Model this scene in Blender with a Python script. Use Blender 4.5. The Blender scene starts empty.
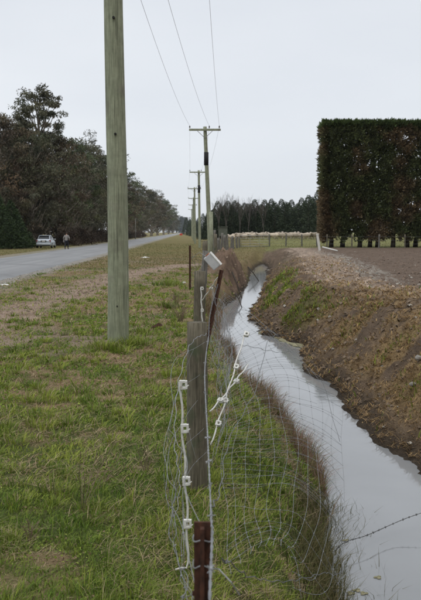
import bpy, math, random
import numpy as np
from mathutils import Vector, Matrix

# ------------------------------------------------------------------ camera, sky, sun, exposure
sc = bpy.context.scene
COL = sc.collection
EYE = 1.8
PITCH = math.atan(68 / 833.33)
cd = bpy.data.cameras.new('camera'); cam = bpy.data.objects.new('camera', cd); COL.objects.link(cam)
cam.location = (0, 0, EYE); cam.rotation_euler = (math.pi / 2 - PITCH, 0, 0)
cd.sensor_fit = 'VERTICAL'; cd.sensor_height = 36; cd.lens = 50
cd.clip_start = 0.05; cd.clip_end = 9000
cd.dof.use_dof = True; cd.dof.focus_distance = 7.5; cd.dof.aperture_fstop = 9
sc.camera = cam

w = bpy.data.worlds.new('World'); sc.world = w; w.use_nodes = True
nt = w.node_tree; N = nt.nodes; LK = nt.links
for n in list(N): N.remove(n)
out = N.new('ShaderNodeOutputWorld')
SUN_EL, SUN_AZ = math.radians(58), math.radians(165)      # azimuth measured from +Y towards +X
sky = N.new('ShaderNodeTexSky'); sky.sky_type = 'NISHITA'; sky.sun_disc = False
sky.sun_elevation = SUN_EL; sky.sun_rotation = SUN_AZ
bg1 = N.new('ShaderNodeBackground'); bg1.inputs['Strength'].default_value = 0.08
LK.new(sky.outputs[0], bg1.inputs['Color'])
tc = N.new('ShaderNodeTexCoord'); mp = N.new('ShaderNodeMapping'); mp.inputs['Scale'].default_value = (1.2, 1.2, 4.0)
no = N.new('ShaderNodeTexNoise'); no.inputs['Scale'].default_value = 1.6; no.inputs['Detail'].default_value = 4
cr = N.new('ShaderNodeValToRGB')
cr.color_ramp.elements[0].position = 0.3; cr.color_ramp.elements[0].color = (0.57, 0.60, 0.645, 1)
cr.color_ramp.elements[1].position = 0.7; cr.color_ramp.elements[1].color = (0.645, 0.67, 0.705, 1)
LK.new(tc.outputs['Generated'], mp.inputs['Vector']); LK.new(mp.outputs[0], no.inputs['Vector']); LK.new(no.outputs['Fac'], cr.inputs[0])
bg2 = N.new('ShaderNodeBackground'); bg2.inputs['Strength'].default_value = 1.0
LK.new(cr.outputs[0], bg2.inputs['Color'])
mx = N.new('ShaderNodeMixShader'); mx.inputs[0].default_value = 0.93      # a closed overcast deck over the clear sky
LK.new(bg1.outputs[0], mx.inputs[1]); LK.new(bg2.outputs[0], mx.inputs[2]); LK.new(mx.outputs[0], out.inputs['Surface'])

sd = bpy.data.lights.new('sun', 'SUN'); sun = bpy.data.objects.new('sun', sd); COL.objects.link(sun)
sd.energy = 1.5; sd.angle = math.radians(60); sd.color = (1.0, 0.97, 0.92)
sv = Vector((math.sin(SUN_AZ) * math.cos(SUN_EL), math.cos(SUN_AZ) * math.cos(SUN_EL), math.sin(SUN_EL)))
sun.rotation_euler = sv.to_track_quat('Z', 'Y').to_euler(); sun.location = (10, -20, 60)

sc.view_settings.view_transform = 'Standard'; sc.view_settings.look = 'None'
sc.view_settings.gamma = 1; sc.view_settings.exposure = 0.40
sc.render.engine = 'CYCLES'
sc.cycles.use_denoising = True
sc.cycles.max_bounces = 6; sc.cycles.diffuse_bounces = 3; sc.cycles.glossy_bounces = 3
sc.cycles.transmission_bounces = 3; sc.cycles.transparent_max_bounces = 6; sc.cycles.volume_bounces = 0
sc.cycles.filter_width = 1.6

# ------------------------------------------------------------------ small helpers
random.seed(7); RNG = np.random.default_rng(11)
FPX = 833.33

def at(px, py, Y):
    """world point at forward distance Y seen at that spot of the photograph"""
    a = (px - 210.5) / FPX; b = (300 - py) / FPX
    dy = math.cos(PITCH) + b * math.sin(PITCH); dz = -math.sin(PITCH) + b * math.cos(PITCH)
    t = Y / dy
    return np.array((a * t, Y, EYE + dz * t))

def on_level(px, py, z):
    b = (300 - py) / FPX
    dy = math.cos(PITCH) + b * math.sin(PITCH); dz = -math.sin(PITCH) + b * math.cos(PITCH)
    return at(px, py, (z - EYE) / dz * dy)

def _h(ix, iy, s):
    n = (ix.astype(np.int64) * 374761393 + iy.astype(np.int64) * 668265263 + s * 982451653) & 0xffffffff
    n = ((n ^ (n >> 13)) * 1274126177) & 0xffffffff
    return ((n ^ (n >> 16)) & 0xffff) / 65535.0

def vnoise(x, y, s=0):
    x = np.asarray(x, float); y = np.asarray(y, float)
    ix = np.floor(x); iy = np.floor(y); fx = x - ix; fy = y - iy
    fx = fx * fx * (3 - 2 * fx); fy = fy * fy * (3 - 2 * fy)
    ix = ix.astype(np.int64); iy = iy.astype(np.int64)
    a = _h(ix, iy, s); b = _h(ix + 1, iy, s); c = _h(ix, iy + 1, s); d = _h(ix + 1, iy + 1, s)
    return (a * (1 - fx) + b * fx) * (1 - fy) + (c * (1 - fx) + d * fx) * fy

def fbm(x, y, s=0, o=4):
    t = 0; a = 0.5; f = 1.0
    for i in range(o):
        t = t + a * vnoise(x * f, y * f, s + i * 17); a *= 0.5; f *= 2.03
    return t / (1 - 0.5 ** o)

def sst(a, b, x):
    t = np.clip((np.asarray(x, float) - a) / (b - a), 0, 1); return t * t * (3 - 2 * t)

class MB:
    """collects shapes into ONE mesh"""
    def __init__(s): s.v = []; s.f = []; s.mi = []; s.cur = 0
    def add(s, vs, fs):
        o = len(s.v); s.v += [tuple(map(float, p)) for p in vs]
        for q in fs: s.f.append(tuple(i + o for i in q)); s.mi.append(s.cur)
        return s
    def box(s, c, d, rot=None, top=(1, 1)):
        hx, hy, hz = d[0] / 2, d[1] / 2, d[2] / 2
        P = []
        for z, (tx, ty) in ((-hz, (1, 1)), (hz, top)):
            P += [(-hx * tx, -hy * ty, z), (hx * tx, -hy * ty, z), (hx * tx, hy * ty, z), (-hx * tx, hy * ty, z)]
        if rot is not None: P = [rot @ Vector(p) for p in P]
        P = [(p[0] + c[0], p[1] + c[1], p[2] + c[2]) for p in P]
        return s.add(P, [(3, 2, 1, 0), (4, 5, 6, 7), (0, 1, 5, 4), (1, 2, 6, 5), (2, 3, 7, 6), (3, 0, 4, 7)])
    def tube(s, path, rad, n=6, cap=True, jag=0):
        path = [Vector(p) for p in path]; m = len(path)
        if not hasattr(rad, '__len__'): rad = [rad] * m
        V = []; F = []; up = None
        for i, p in enumerate(path):
            t = (path[min(i + 1, m - 1)] - path[max(i - 1, 0)])
            t = t.normalized() if t.length > 1e-9 else Vector((0, 0, 1))
            if up is None: up = Vector((1, 0, 0)) if abs(t.x) < 0.8 else Vector((0, 1, 0))
            u = (up - t * up.dot(t)); u = u.normalized() if u.length > 1e-6 else t.orthogonal().normalized()
            up = u; vv = t.cross(u)
            for k in range(n):
                a = 2 * math.pi * k / n
                r = rad[i] * (1 + (random.uniform(-jag, jag) if jag else 0))
                V.append(p + u * (math.cos(a) * r) + vv * (math.sin(a) * r))
        for i in range(m - 1):
            for k in range(n):
                k2 = (k + 1) % n
                F.append((i * n + k, i * n + k2, (i + 1) * n + k2, (i + 1) * n + k))
        if cap:
            F.append(tuple(range(n - 1, -1, -1))); F.append(tuple((m - 1) * n + k for k in range(n)))
        return s.add(V, F)
    def blob(s, c, r, n=8, m=5, jag=0.0, rot=None):
        V = []; F = []
        for i in range(m + 1):
            ph = math.pi * i / m
            for k in range(n):
                a = 2 * math.pi * k / n
                q = 1 + random.uniform(-jag, jag)
                p = Vector((r[0] * math.sin(ph) * math.cos(a) * q, r[1] * math.sin(ph) * math.sin(a) * q, r[2] * math.cos(ph) * q))
                if rot is not None: p = rot @ p
                V.append((p.x + c[0], p.y + c[1], p.z + c[2]))
        for i in range(m):
            for k in range(n):
                k2 = (k + 1) % n
                F.append((i * n + k, (i + 1) * n + k, (i + 1) * n + k2, i * n + k2))
        return s.add(V, F)
    def build(s, name, mat, parent=None, smooth=False, bevel=0, origin=None):
        me = bpy.data.meshes.new(name)
        v = s.v
        if origin is not None: v = [(a - origin[0], b - origin[1], c - origin[2]) for a, b, c in v]
        me.from_pydata(v, [], s.f)
        mats = mat if isinstance(mat, (list, tuple)) else [mat]
        for m_ in mats: me.materials.append(m_)
        if len(mats) > 1: me.polygons.foreach_set('material_index', s.mi)
        if smooth: me.polygons.foreach_set('use_smooth', [True] * len(me.polygons))
        o = bpy.data.objects.new(name, me); COL.objects.link(o)
        if parent is not None: o.parent = parent
        elif origin is not None: o.location = origin
        if bevel:
            b = o.modifiers.new('bevel', 'BEVEL'); b.width = bevel; b.segments = 2; b.limit_method = 'ANGLE'
        return o

def np_mesh(name, V, nper, mat, col=None, tris_local=None, parent=None, smooth=False):
    """many alike faces quickly: V is (count*nper,3); tris_local is the face list of one piece"""
    cnt = len(V) // nper
    base = (np.arange(cnt) * nper)[:, None]
    loops = []; sizes = []
    for f in tris_local: sizes.append(len(f))
    flat = np.concatenate([np.array(f) for f in tris_local])
    L = (base + flat[None, :]).ravel().astype(np.int32)
    sz = np.tile(np.array(sizes), cnt)
    st = np.concatenate([[0], np.cumsum(sz)[:-1]]).astype(np.int32)
    me = bpy.data.meshes.new(name)
    me.vertices.add(len(V)); me.vertices.foreach_set('co', V.astype(np.float32).ravel())
    me.loops.add(len(L)); me.loops.foreach_set('vertex_index', L)
    me.polygons.add(len(sz)); me.polygons.foreach_set('loop_start', st)
    if smooth: me.polygons.foreach_set('use_smooth', np.ones(len(sz), bool))
    me.update(calc_edges=True)
    if col is not None:
        a = me.color_attributes.new('Col', 'FLOAT_COLOR', 'POINT')
        c4 = np.ones((len(V), 4), np.float32); c4[:, :3] = col
        a.data.foreach_set('color', c4.ravel())
    me.materials.append(mat)
    o = bpy.data.objects.new(name, me); COL.objects.link(o)
    if parent is not None: o.parent = parent
    return o

def tag(o, label, cat, group=None, kind=None):
    o['label'] = label; o['category'] = cat
    if group: o['group'] = group
    if kind: o['kind'] = kind
    return o

def thing(name, label, cat, loc=(0, 0, 0), rz=0, group=None):
    o = bpy.data.objects.new(name, None); COL.objects.link(o); o.empty_display_size = 0.2
    o.location = loc; o.rotation_euler = (0, 0, rz)
    return tag(o, label, cat, group)

def copy_tree(root, loc, rz, scale=1.0, label=None):
    r = root.copy(); COL.objects.link(r); r.location = loc; r.rotation_euler = (0, 0, rz)
    r.scale = (scale, scale, scale) if not hasattr(scale, '__len__') else scale
    if label: r['label'] = label
    for ch in list(root.children):
        c = ch.copy(); COL.objects.link(c); c.parent = r
        for g in list(ch.children):
            d = g.copy(); COL.objects.link(d); d.parent = c
    return r

# ------------------------------------------------------------------ materials
def mat_base(name, rough=0.8, spec=0.3):
    m = bpy.data.materials.new(name); m.use_nodes = True
    b = m.node_tree.nodes['Principled BSDF']
    b.inputs['Roughness'].default_value = rough; b.inputs['Specular IOR Level'].default_value = spec
    return m, m.node_tree, b

def noisy(name, c1, c2, scale=8, rough=0.8, stretch=(1, 1, 1), bump=0.3, detail=6, spec=0.3, metal=0, dist=0.02, spots=None):
    m, t, b = mat_base(name, rough, spec)
    b.inputs['Metallic'].default_value = metal
    tc = t.nodes.new('ShaderNodeTexCoord'); mp = t.nodes.new('ShaderNodeMapping'); mp.inputs['Scale'].default_value = stretch
    n = t.nodes.new('ShaderNodeTexNoise'); n.inputs['Scale'].default_value = scale; n.inputs['Detail'].default_value = detail; n.inputs['Roughness'].default_value = 0.62
    r = t.nodes.new('ShaderNodeValToRGB'); r.color_ramp.elements[0].position = 0.32; r.color_ramp.elements[1].position = 0.68
    r.color_ramp.elements[0].color = (*c1, 1); r.color_ramp.elements[1].color = (*c2, 1)
    t.links.new(tc.outputs['Object'], mp.inputs[0]); t.links.new(mp.outputs[0], n.inputs['Vector']); t.links.new(n.outputs['Fac'], r.inputs[0])
    last = r.outputs[0]
    if spots:
        n2 = t.nodes.new('ShaderNodeTexNoise'); n2.inputs['Scale'].default_value = spots[1]; n2.inputs['Detail'].default_value = 5
        rr = t.nodes.new('ShaderNodeValToRGB'); rr.color_ramp.elements[0].position = spots[2]; rr.color_ramp.elements[1].position = spots[2] + 0.12
        mixn = t.nodes.new('ShaderNodeMix'); mixn.data_type = 'RGBA'
        t.links.new(tc.outputs['Object'], n2.inputs['Vector']); t.links.new(n2.outputs['Fac'], rr.inputs[0])
        t.links.new(rr.outputs[0], mixn.inputs[0]); t.links.new(last, mixn.inputs[6]); mixn.inputs[7].default_value = (*spots[0], 1)
        last = mixn.outputs[2]
    t.links.new(last, b.inputs['Base Color'])
    if bump:
        bp = t.nodes.new('ShaderNodeBump'); bp.inputs['Strength'].default_value = bump; bp.inputs['Distance'].default_value = dist
        t.links.new(n.outputs['Fac'], bp.inputs['Height']); t.links.new(bp.outputs[0], b.inputs['Normal'])
    return m

def add_cracks(m, dark=.45):
    t = m.node_tree; b = t.nodes['Principled BSDF']; src = b.inputs['Base Color'].links[0].from_socket
    tc = t.nodes.new('ShaderNodeTexCoord'); mp = t.nodes.new('ShaderNodeMapping'); mp.inputs['Scale'].default_value = (42, 42, .9)
    n = t.nodes.new('ShaderNodeTexNoise'); n.inputs['Scale'].default_value = 1.0; n.inputs['Detail'].default_value = 3
    r = t.nodes.new('ShaderNodeValToRGB'); r.color_ramp.elements[0].position = .30; r.color_ramp.elements[0].color = (dark,) * 3 + (1,); r.color_ramp.elements[1].position = .40; r.color_ramp.elements[1].color = (1, 1, 1, 1)
    n3 = t.nodes.new('ShaderNodeTexNoise'); n3.inputs['Scale'].default_value = 5.0; n3.inputs['Detail'].default_value = 7; n3.inputs['Roughness'].default_value = .7
    mr = t.nodes.new('ShaderNodeMapRange'); mr.inputs[1].default_value = .3; mr.inputs[2].default_value = .7; mr.inputs[3].default_value = .78; mr.inputs[4].default_value = 1.2
    v1 = t.nodes.new('ShaderNodeVectorMath'); v1.operation = 'MULTIPLY'; v2 = t.nodes.new('ShaderNodeVectorMath'); v2.operation = 'SCALE'
    t.links.new(tc.outputs['Object'], mp.inputs[0]); t.links.new(mp.outputs[0], n.inputs['Vector']); t.links.new(n.outputs['Fac'], r.inputs[0]); t.links.new(tc.outputs['Object'], n3.inputs['Vector']); t.links.new(n3.outputs['Fac'], mr.inputs[0])
    t.links.new(src, v1.inputs[0]); t.links.new(r.outputs[0], v1.inputs[1]); t.links.new(v1.outputs[0], v2.inputs[0]); t.links.new(mr.outputs[0], v2.inputs['Scale']); t.links.new(v2.outputs[0], b.inputs['Base Color'])

def vcol_mat(name, rough=0.7, spec=0.2, transl=0.0, var=0.0, vscale=3.0, bump=0.0, bscale=30, noise_mul=None):
    """colour comes from the mesh's own colour attribute, broken up by noise"""
    m, t, b = mat_base(name, rough, spec)
    at_ = t.nodes.new('ShaderNodeVertexColor'); at_.layer_name = 'Col'
    last = at_.outputs['Color']
    tc = t.nodes.new('ShaderNodeTexCoord')
    if noise_mul:
        for (scale, lo, hi) in noise_mul:
            n = t.nodes.new('ShaderNodeTexNoise'); n.inputs['Scale'].default_value = scale; n.inputs['Detail'].default_value = 8; n.inputs['Roughness'].default_value = 0.68
            t.links.new(tc.outputs['Object'], n.inputs['Vector'])
            mr = t.nodes.new('ShaderNodeMapRange'); mr.inputs[1].default_value = 0.3; mr.inputs[2].default_value = 0.7; mr.inputs[3].default_value = lo; mr.inputs[4].default_value = hi
            t.links.new(n.outputs['Fac'], mr.inputs[0])
            vm = t.nodes.new('ShaderNodeVectorMath'); vm.operation = 'SCALE'
            t.links.new(last, vm.inputs[0]); t.links.new(mr.outputs[0], vm.inputs['Scale']); last = vm.outputs[0]
    t.links.new(last, b.inputs['Base Color'])
    if bump:
        n = t.nodes.new('ShaderNodeTexNoise'); n.inputs['Scale'].default_value = bscale; n.inputs['Detail'].default_value = 8
        t.links.new(tc.outputs['Object'], n.inputs['Vector'])
        bp = t.nodes.new('ShaderNodeBump'); bp.inputs['Strength'].default_value = bump; bp.inputs['Distance'].default_value = 0.05
        t.links.new(n.outputs['Fac'], bp.inputs['Height']); t.links.new(bp.outputs[0], b.inputs['Normal'])
    if transl:
        tr = t.nodes.new('ShaderNodeBsdfTranslucent'); t.links.new(last, tr.inputs['Color'])
        ms = t.nodes.new('ShaderNodeMixShader'); ms.inputs[0].default_value = transl
        o = t.nodes['Material Output']
        t.links.new(b.outputs[0], ms.inputs[1]); t.links.new(tr.outputs[0], ms.inputs[2]); t.links.new(ms.outputs[0], o.inputs['Surface'])
    return m

M = {}
M['ground'] = vcol_mat('ground_soil_and_thatch', 0.95, 0.1, noise_mul=[(1.3, 0.82, 1.18), (14, 0.72, 1.28), (90, 0.6, 1.4)], bump=0.8, bscale=45)
M['grass'] = vcol_mat('grass_blades', 0.6, 0.25, transl=0.3)
M['leaf'] = vcol_mat('tree_leaves', 0.65, 0.2, transl=0.12)
M['clod'] = vcol_mat('soil_clods', 0.95, 0.1, noise_mul=[(40, 0.7, 1.3)])
M['asphalt'] = noisy('road_chipseal', (0.20, 0.205, 0.21), (0.285, 0.288, 0.29), 1.1, 0.85, (1.2, 0.05, 1), 0.15, 8, spots=((0.19, 0.19, 0.195), 0.25, 0.56))
M['water'] = None
M['pole'] = noisy('treated_pole_timber', (0.195, 0.215, 0.145), (0.40, 0.425, 0.305), 9, 0.9, (7, 7, 0.28), 0.7, 9, dist=0.012, spots=((0.235, 0.23, 0.18), 2.2, 0.57))
M['post'] = noisy('weathered_post_timber', (0.085, 0.074, 0.052), (0.235, 0.21, 0.155), 16, 0.95, (7, 7, 0.35), 0.9, 9, dist=0.012, spots=((0.10, 0.115, 0.07), 6, 0.55))
M['greypost'] = noisy('grey_post_timber', (0.11, 0.105, 0.095), (0.26, 0.25, 0.22), 14, 0.95, (6, 6, 0.4), 0.8, 8)
add_cracks(M['pole']); add_cracks(M['post'], .35); add_cracks(M['greypost'], .4)
M['rust'] = noisy('rusted_steel', (0.030, 0.016, 0.011), (0.105, 0.045, 0.028), 60, 0.85, (1, 1, 0.6), 0.4, 6, dist=0.003)
M['wire'] = noisy('galvanised_wire', (0.22, 0.225, 0.23), (0.40, 0.41, 0.42), 40, 0.5, bump=0, metal=0.55, spec=0.4)
M['oldwire'] = noisy('dull_wire', (0.10, 0.10, 0.098), (0.24, 0.245, 0.245), 30, 0.6, bump=0, metal=0.4)
M['white'] = noisy('white_plastic', (0.60, 0.59, 0.54), (0.80, 0.80, 0.77), 30, 0.5, bump=0.05, spec=0.4, spots=((.46, .43, .36), 45, .58))
M['box'] = noisy('off_white_plastic', (0.60, 0.62, 0.64), (0.74, 0.75, 0.76), 9, 0.5, bump=0.05)
M['orange'] = noisy('faded_orange_plastic', (0.45, 0.12, 0.05), (0.55, 0.17, 0.07), 20, 0.6, bump=0)
M['bark'] = noisy('gum_bark', (0.10, 0.08, 0.062), (0.42, 0.37, 0.31), 2.2, 0.9, (3, 3, 0.35), 0.5, 6)
M['darkbark'] = noisy('dark_bark', (0.03, 0.024, 0.018), (0.08, 0.065, 0.05), 5, 0.95, (4, 4, 0.5), 0.6, 6)
M['twig'] = noisy('bare_twig', (0.17, 0.125, 0.085), (0.32, 0.25, 0.17), 5, 0.9, bump=0)
M['greytwig'] = noisy('grey_bare_twig', (0.085, 0.075, 0.07), (0.16, 0.14, 0.13), 5, 0.9, bump=0)
M['carpaint'] = noisy('silver_car_paint', (0.40, 0.45, 0.50), (0.48, 0.53, 0.58), 3, 0.28, bump=0, metal=0.25, spec=0.5)
M['glass'] = noisy('dark_car_glass', (0.012, 0.014, 0.016), (0.02, 0.022, 0.025), 3, 0.06, bump=0, spec=0.6)
M['black'] = noisy('black_rubber', (0.012, 0.012, 0.012), (0.03, 0.03, 0.03), 20, 0.8, bump=0)
M['redlens'] = noisy('red_lamp_lens', (0.18, 0.012, 0.012), (0.24, 0.02, 0.02), 10, 0.2, bump=0)
M['red'] = noisy('faded_red_paint', (0.5, 0.05, 0.035), (0.62, 0.09, 0.06), 10, 0.5, bump=0)
M['plate'] = noisy('white_plate', (0.55, 0.55, 0.53), (0.65, 0.65, 0.62), 10, 0.4, bump=0)
M['jacket'] = noisy('grey_jacket_cloth', (0.20, 0.19, 0.185), (0.33, 0.31, 0.295), 9, 0.9, bump=0.3)
M['trousers'] = noisy('dark_trouser_cloth', (0.014, 0.014, 0.02), (0.03, 0.03, 0.04), 12, 0.9, bump=0.2)
M['skin'] = noisy('skin', (0.42, 0.25, 0.18), (0.5, 0.31, 0.23), 12, 0.6, bump=0)
M['hair'] = noisy('dark_hair', (0.03, 0.02, 0.015), (0.06, 0.04, 0.03), 30, 0.7, bump=0.2)
M['fleece'] = noisy('sheep_fleece', (0.46, 0.38, 0.29), (0.66, 0.57, 0.46), 7, 1.0, bump=0.6)
M['sheepface'] = noisy('sheep_face', (0.50, 0.43, 0.36), (0.64, 0.56, 0.48), 8, 0.9, bump=0)
M['ceramic'] = noisy('brown_insulator', (0.05, 0.03, 0.025), (0.09, 0.06, 0.05), 10, 0.25, bump=0)
M['stone'] = noisy('pale_stone', (0.20, 0.185, 0.165), (0.38, 0.36, 0.32), 9, 0.9, bump=0.5)
M['algae'] = noisy('floating_weed', (0.17, 0.165, 0.09), (0.34, 0.31, 0.20), 12, 0.9, bump=0.6)
M['steel'] = noisy('galvanised_tube', (0.30, 0.30, 0.30), (0.42, 0.42, 0.41), 6, 0.5, bump=0, metal=0.4)
M['boardgreen'] = noisy('grey_green_board', (0.10, 0.115, 0.09), (0.17, 0.185, 0.15), 5, 0.9, (1, 1, 4), 0.3)

m, t, b = mat_base('silty_water', 0.05, 0.5)
b.inputs['Base Color'].default_value = (0.23, 0.24, 0.24, 1); b.inputs['IOR'].default_value = 1.4
tc = t.nodes.new('ShaderNodeTexCoord')
n = t.nodes.new('ShaderNodeTexNoise'); n.inputs['Scale'].default_value = 3.0; n.inputs['Detail'].default_value = 3
bp = t.nodes.new('ShaderNodeBump'); bp.inputs['Strength'].default_value = 0.035; bp.inputs['Distance'].default_value = 0.05
t.links.new(tc.outputs['Object'], n.inputs['Vector']); t.links.new(n.outputs['Fac'], bp.inputs['Height']); t.links.new(bp.outputs[0], b.inputs['Normal'])
n2 = t.nodes.new('ShaderNodeTexNoise'); n2.inputs['Scale'].default_value = 0.7; n2.inputs['Detail'].default_value = 4
r2 = t.nodes.new('ShaderNodeValToRGB'); r2.color_ramp.elements[0].color = (0.20, 0.207, 0.21, 1); r2.color_ramp.elements[1].color = (0.33, 0.342, 0.355, 1)
t.links.new(tc.outputs['Object'], n2.inputs['Vector']); t.links.new(n2.outputs['Fac'], r2.inputs[0]); t.links.new(r2.outputs[0], b.inputs['Base Color'])
M['water'] = m

# ------------------------------------------------------------------ the lie of the land
WZ = -0.70
EDGE = [(-2, .92, 2.75), (3, .93, 2.5), (5.66, .97, 2.3), (6.5, 1.0, 2.25), (7.5, 1.16, 2.2), (8.6, 1.22, 2.17), (9.55, 1.20, 2.10), (10.8, 1.12, 2.0),
        (12.4, .97, 1.93), (14.1, .75, 1.82), (15.6, .68, 1.75), (17.4, .64, 1.95), (18.6, .52, 1.75), (20.2, .36, 1.32), (23.0, .33, 1.15),
        (26, .48, 1.25), (30.6, .85, 1.62), (36, 1.40, 2.25), (41, 1.90, 2.75), (46, 2.15, 3.05), (52, 2.55, 3.55), (58, 3.1, 3.95), (66, 3.9, 4.4), (80, 5.2, 5.6), (4000, 8, 8.5)]
_E = np.array(EDGE)
def edgeL(y): return np.interp(y, _E[:, 0], _E[:, 1]) - np.interp(y, [0, 5, 8, 12, 20, 26, 34], [.12, .14, .10, .18, .20, .12, 0])
def edgeR(y): return np.interp(y, _E[:, 0], _E[:, 2])
def roadR(y): return -7.05 - 0.0282 * np.asarray(y, float)
ROADW = 6.4
TRACK = np.array([(-6.5, 8), (-4.6, 16), (-4.3, 22), (-4.0, 29), (-3.6, 35), (-2.6, 41), (-1.2, 45), (0.0, 46)])

def track_dist(x, y):
    d = np.full(np.shape(x), 1e9)
    for (x0, y0), (x1, y1) in zip(TRACK[:-1], TRACK[1:]):
        ex, ey = x1 - x0, y1 - y0
        t = np.clip(((x - x0) * ex + (y - y0) * ey) / (ex * ex + ey * ey), 0, 1)
        d = np.minimum(d, np.hypot(x - x0 - t * ex, (y - y0 - t * ey) * 0.55))
    return d

def fieldlevel(y): return 0.12 + 0.33 * sst(20, 72, y) + 0.5 * sst(80, 128, y)

def land(x, y):
    """height and zone masks; works on arrays"""
    x = np.asarray(x, float); y = np.asarray(y, float)
    jit = (fbm(x * 1.1, y * 1.1, 5, 3) - .5) * 0.5 * np.clip(y / 12, 0.6, 1.6)
    jit2 = (fbm(x * 5, y * 5, 9, 3) - .5) * 0.22 + (fbm(x * 13, y * 13, 10, 2) - .5) * 0.10
    L = edgeL(y) + (jit + jit2) * 0.5; R = edgeR(y) + (jit * .8 + jit2)
    live = 1 - sst(60, 78, y)
    # roadside verge
    n1 = fbm(x * .35, y * .35, 21, 4) - .5; n2 = fbm(x * 2.2, y * 2.2, 23, 4) - .5; n3 = fbm(x * 9, y * 9, 25, 3) - .5
    near = np.exp(-np.abs(y) / 60)
    verge = n1 * 0.14 * near + n2 * 0.06 * near + n3 * 0.022 * near
    rd = x - roadR(y)
    road = sst(1.6, .2, rd) * sst(-ROADW - 1.6, -ROADW - .2, rd)
    verge = verge * (1 - road) - 0.10 * sst(.25, -.3, rd) * sst(-ROADW - .25, -ROADW + .3, rd)
    # left bank
    wl = np.interp(y, [0, 6, 10, 16, 22, 30], [.85, .85, .95, .8, .55, .7])
    tl = np.clip((L - x) / wl, -1, 1.0)
    left = WZ + (verge - WZ) * sst(0, 1, np.clip(tl, 0, 1) ** .85)
    left = np.where(x < L, left, WZ)
    # left spoil heap between fence and ditch
    hx = x - (0.66 + (y - 36) * .05); hy = y - 37.5
    heap = np.exp(-(hx / .85) ** 2 - (hy / 5.0) ** 2) * (1.0 + 1.3 * (fbm(x * 1.9, y * 1.0, 31, 4) - .5) + .7 * (fbm(x * 7, y * 5, 33, 3) - .5))
    left = left + heap * .95 * sst(-.1, .5, L - x)
    # right bank, spoil crest, field
    f = fieldlevel(y)
    tr = x - R
    wob = fbm(x * .5 + 3, y * .35, 41, 3) - .5
    hc = 0.42 + .3 * wob
    bw = 1.75 + .5 * wob
    bank = WZ + (hc - WZ) * (sst(-.25, 1, np.clip(tr / bw, 0, 1)) - sst(-.25, 1, 0)) / (1 - sst(-.25, 1, 0))
    fin = sst(bw + .6, bw + 3.4, tr)
    rough = (fbm(x * 1.6, y * 1.3, 43, 4) - .5) * .40 + (fbm(x * 7, y * 7, 45, 4) - .5) * .20
    fur = (x * 1.0 + y * .06)
    till = .035 * np.sin(fur * 2 * math.pi / .42 + 2.2 * fbm(x * .6, y * .6, 47, 2)) * np.exp(-y / 45) + (fbm(x * 5, y * 5, 49, 4) - .5) * .10 * np.exp(-y / 60)
    right = bank * (1 - fin) + f * fin + rough * (1 - fin * .85) * sst(0, .5, tr) * (1 - .6 * sst(60, 90, y)) + till * fin * sst(74, 66, y)
    dry = np.where(x < (L + R) / 2, np.where(x < L, left, WZ), np.where(x > R, right, WZ))
    mid = np.minimum(x - L, R - x)
    z = np.where(mid > 0, WZ - .35 * np.clip(mid / .35, 0, 1), dry)
    # beyond the end of the ditch the ground is one gentle slope up to the paddock
    c = (L + R) / 2
    far = verge * (1 - sst(-4, 3, x - c)) + f * sst(-8, 0, x - c) + (n2 * .05) * near
    z = z * live + far * (1 - live)
    return z, L, R, rd, road, fin, tr, live, heap

def H(x, y): return float(land(np.array([x], float), np.array([y], float))[0][0])

C_GREEN = np.array((.075, .095, .028)); C_DRY = np.array((.245, .175, .102)); C_SOIL = np.array((.205, .155, .112)); C_TRACK = np.array((.30, .225, .175)); C_TILL = np.array((.155, .115, .088))
C_BANK = np.array((.145, .105, .074)); C_CREST = np.array((.335, .262, .205))
C_MUD = np.array((.045, .036, .027)); C_GRAV = np.array((.30, .285, .255)); C_PADD = np.array((.20, .20, .08)); C_FAR = np.array((.20, .175, .070)); C_STONE = np.array((.36, .335, .29))

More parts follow.
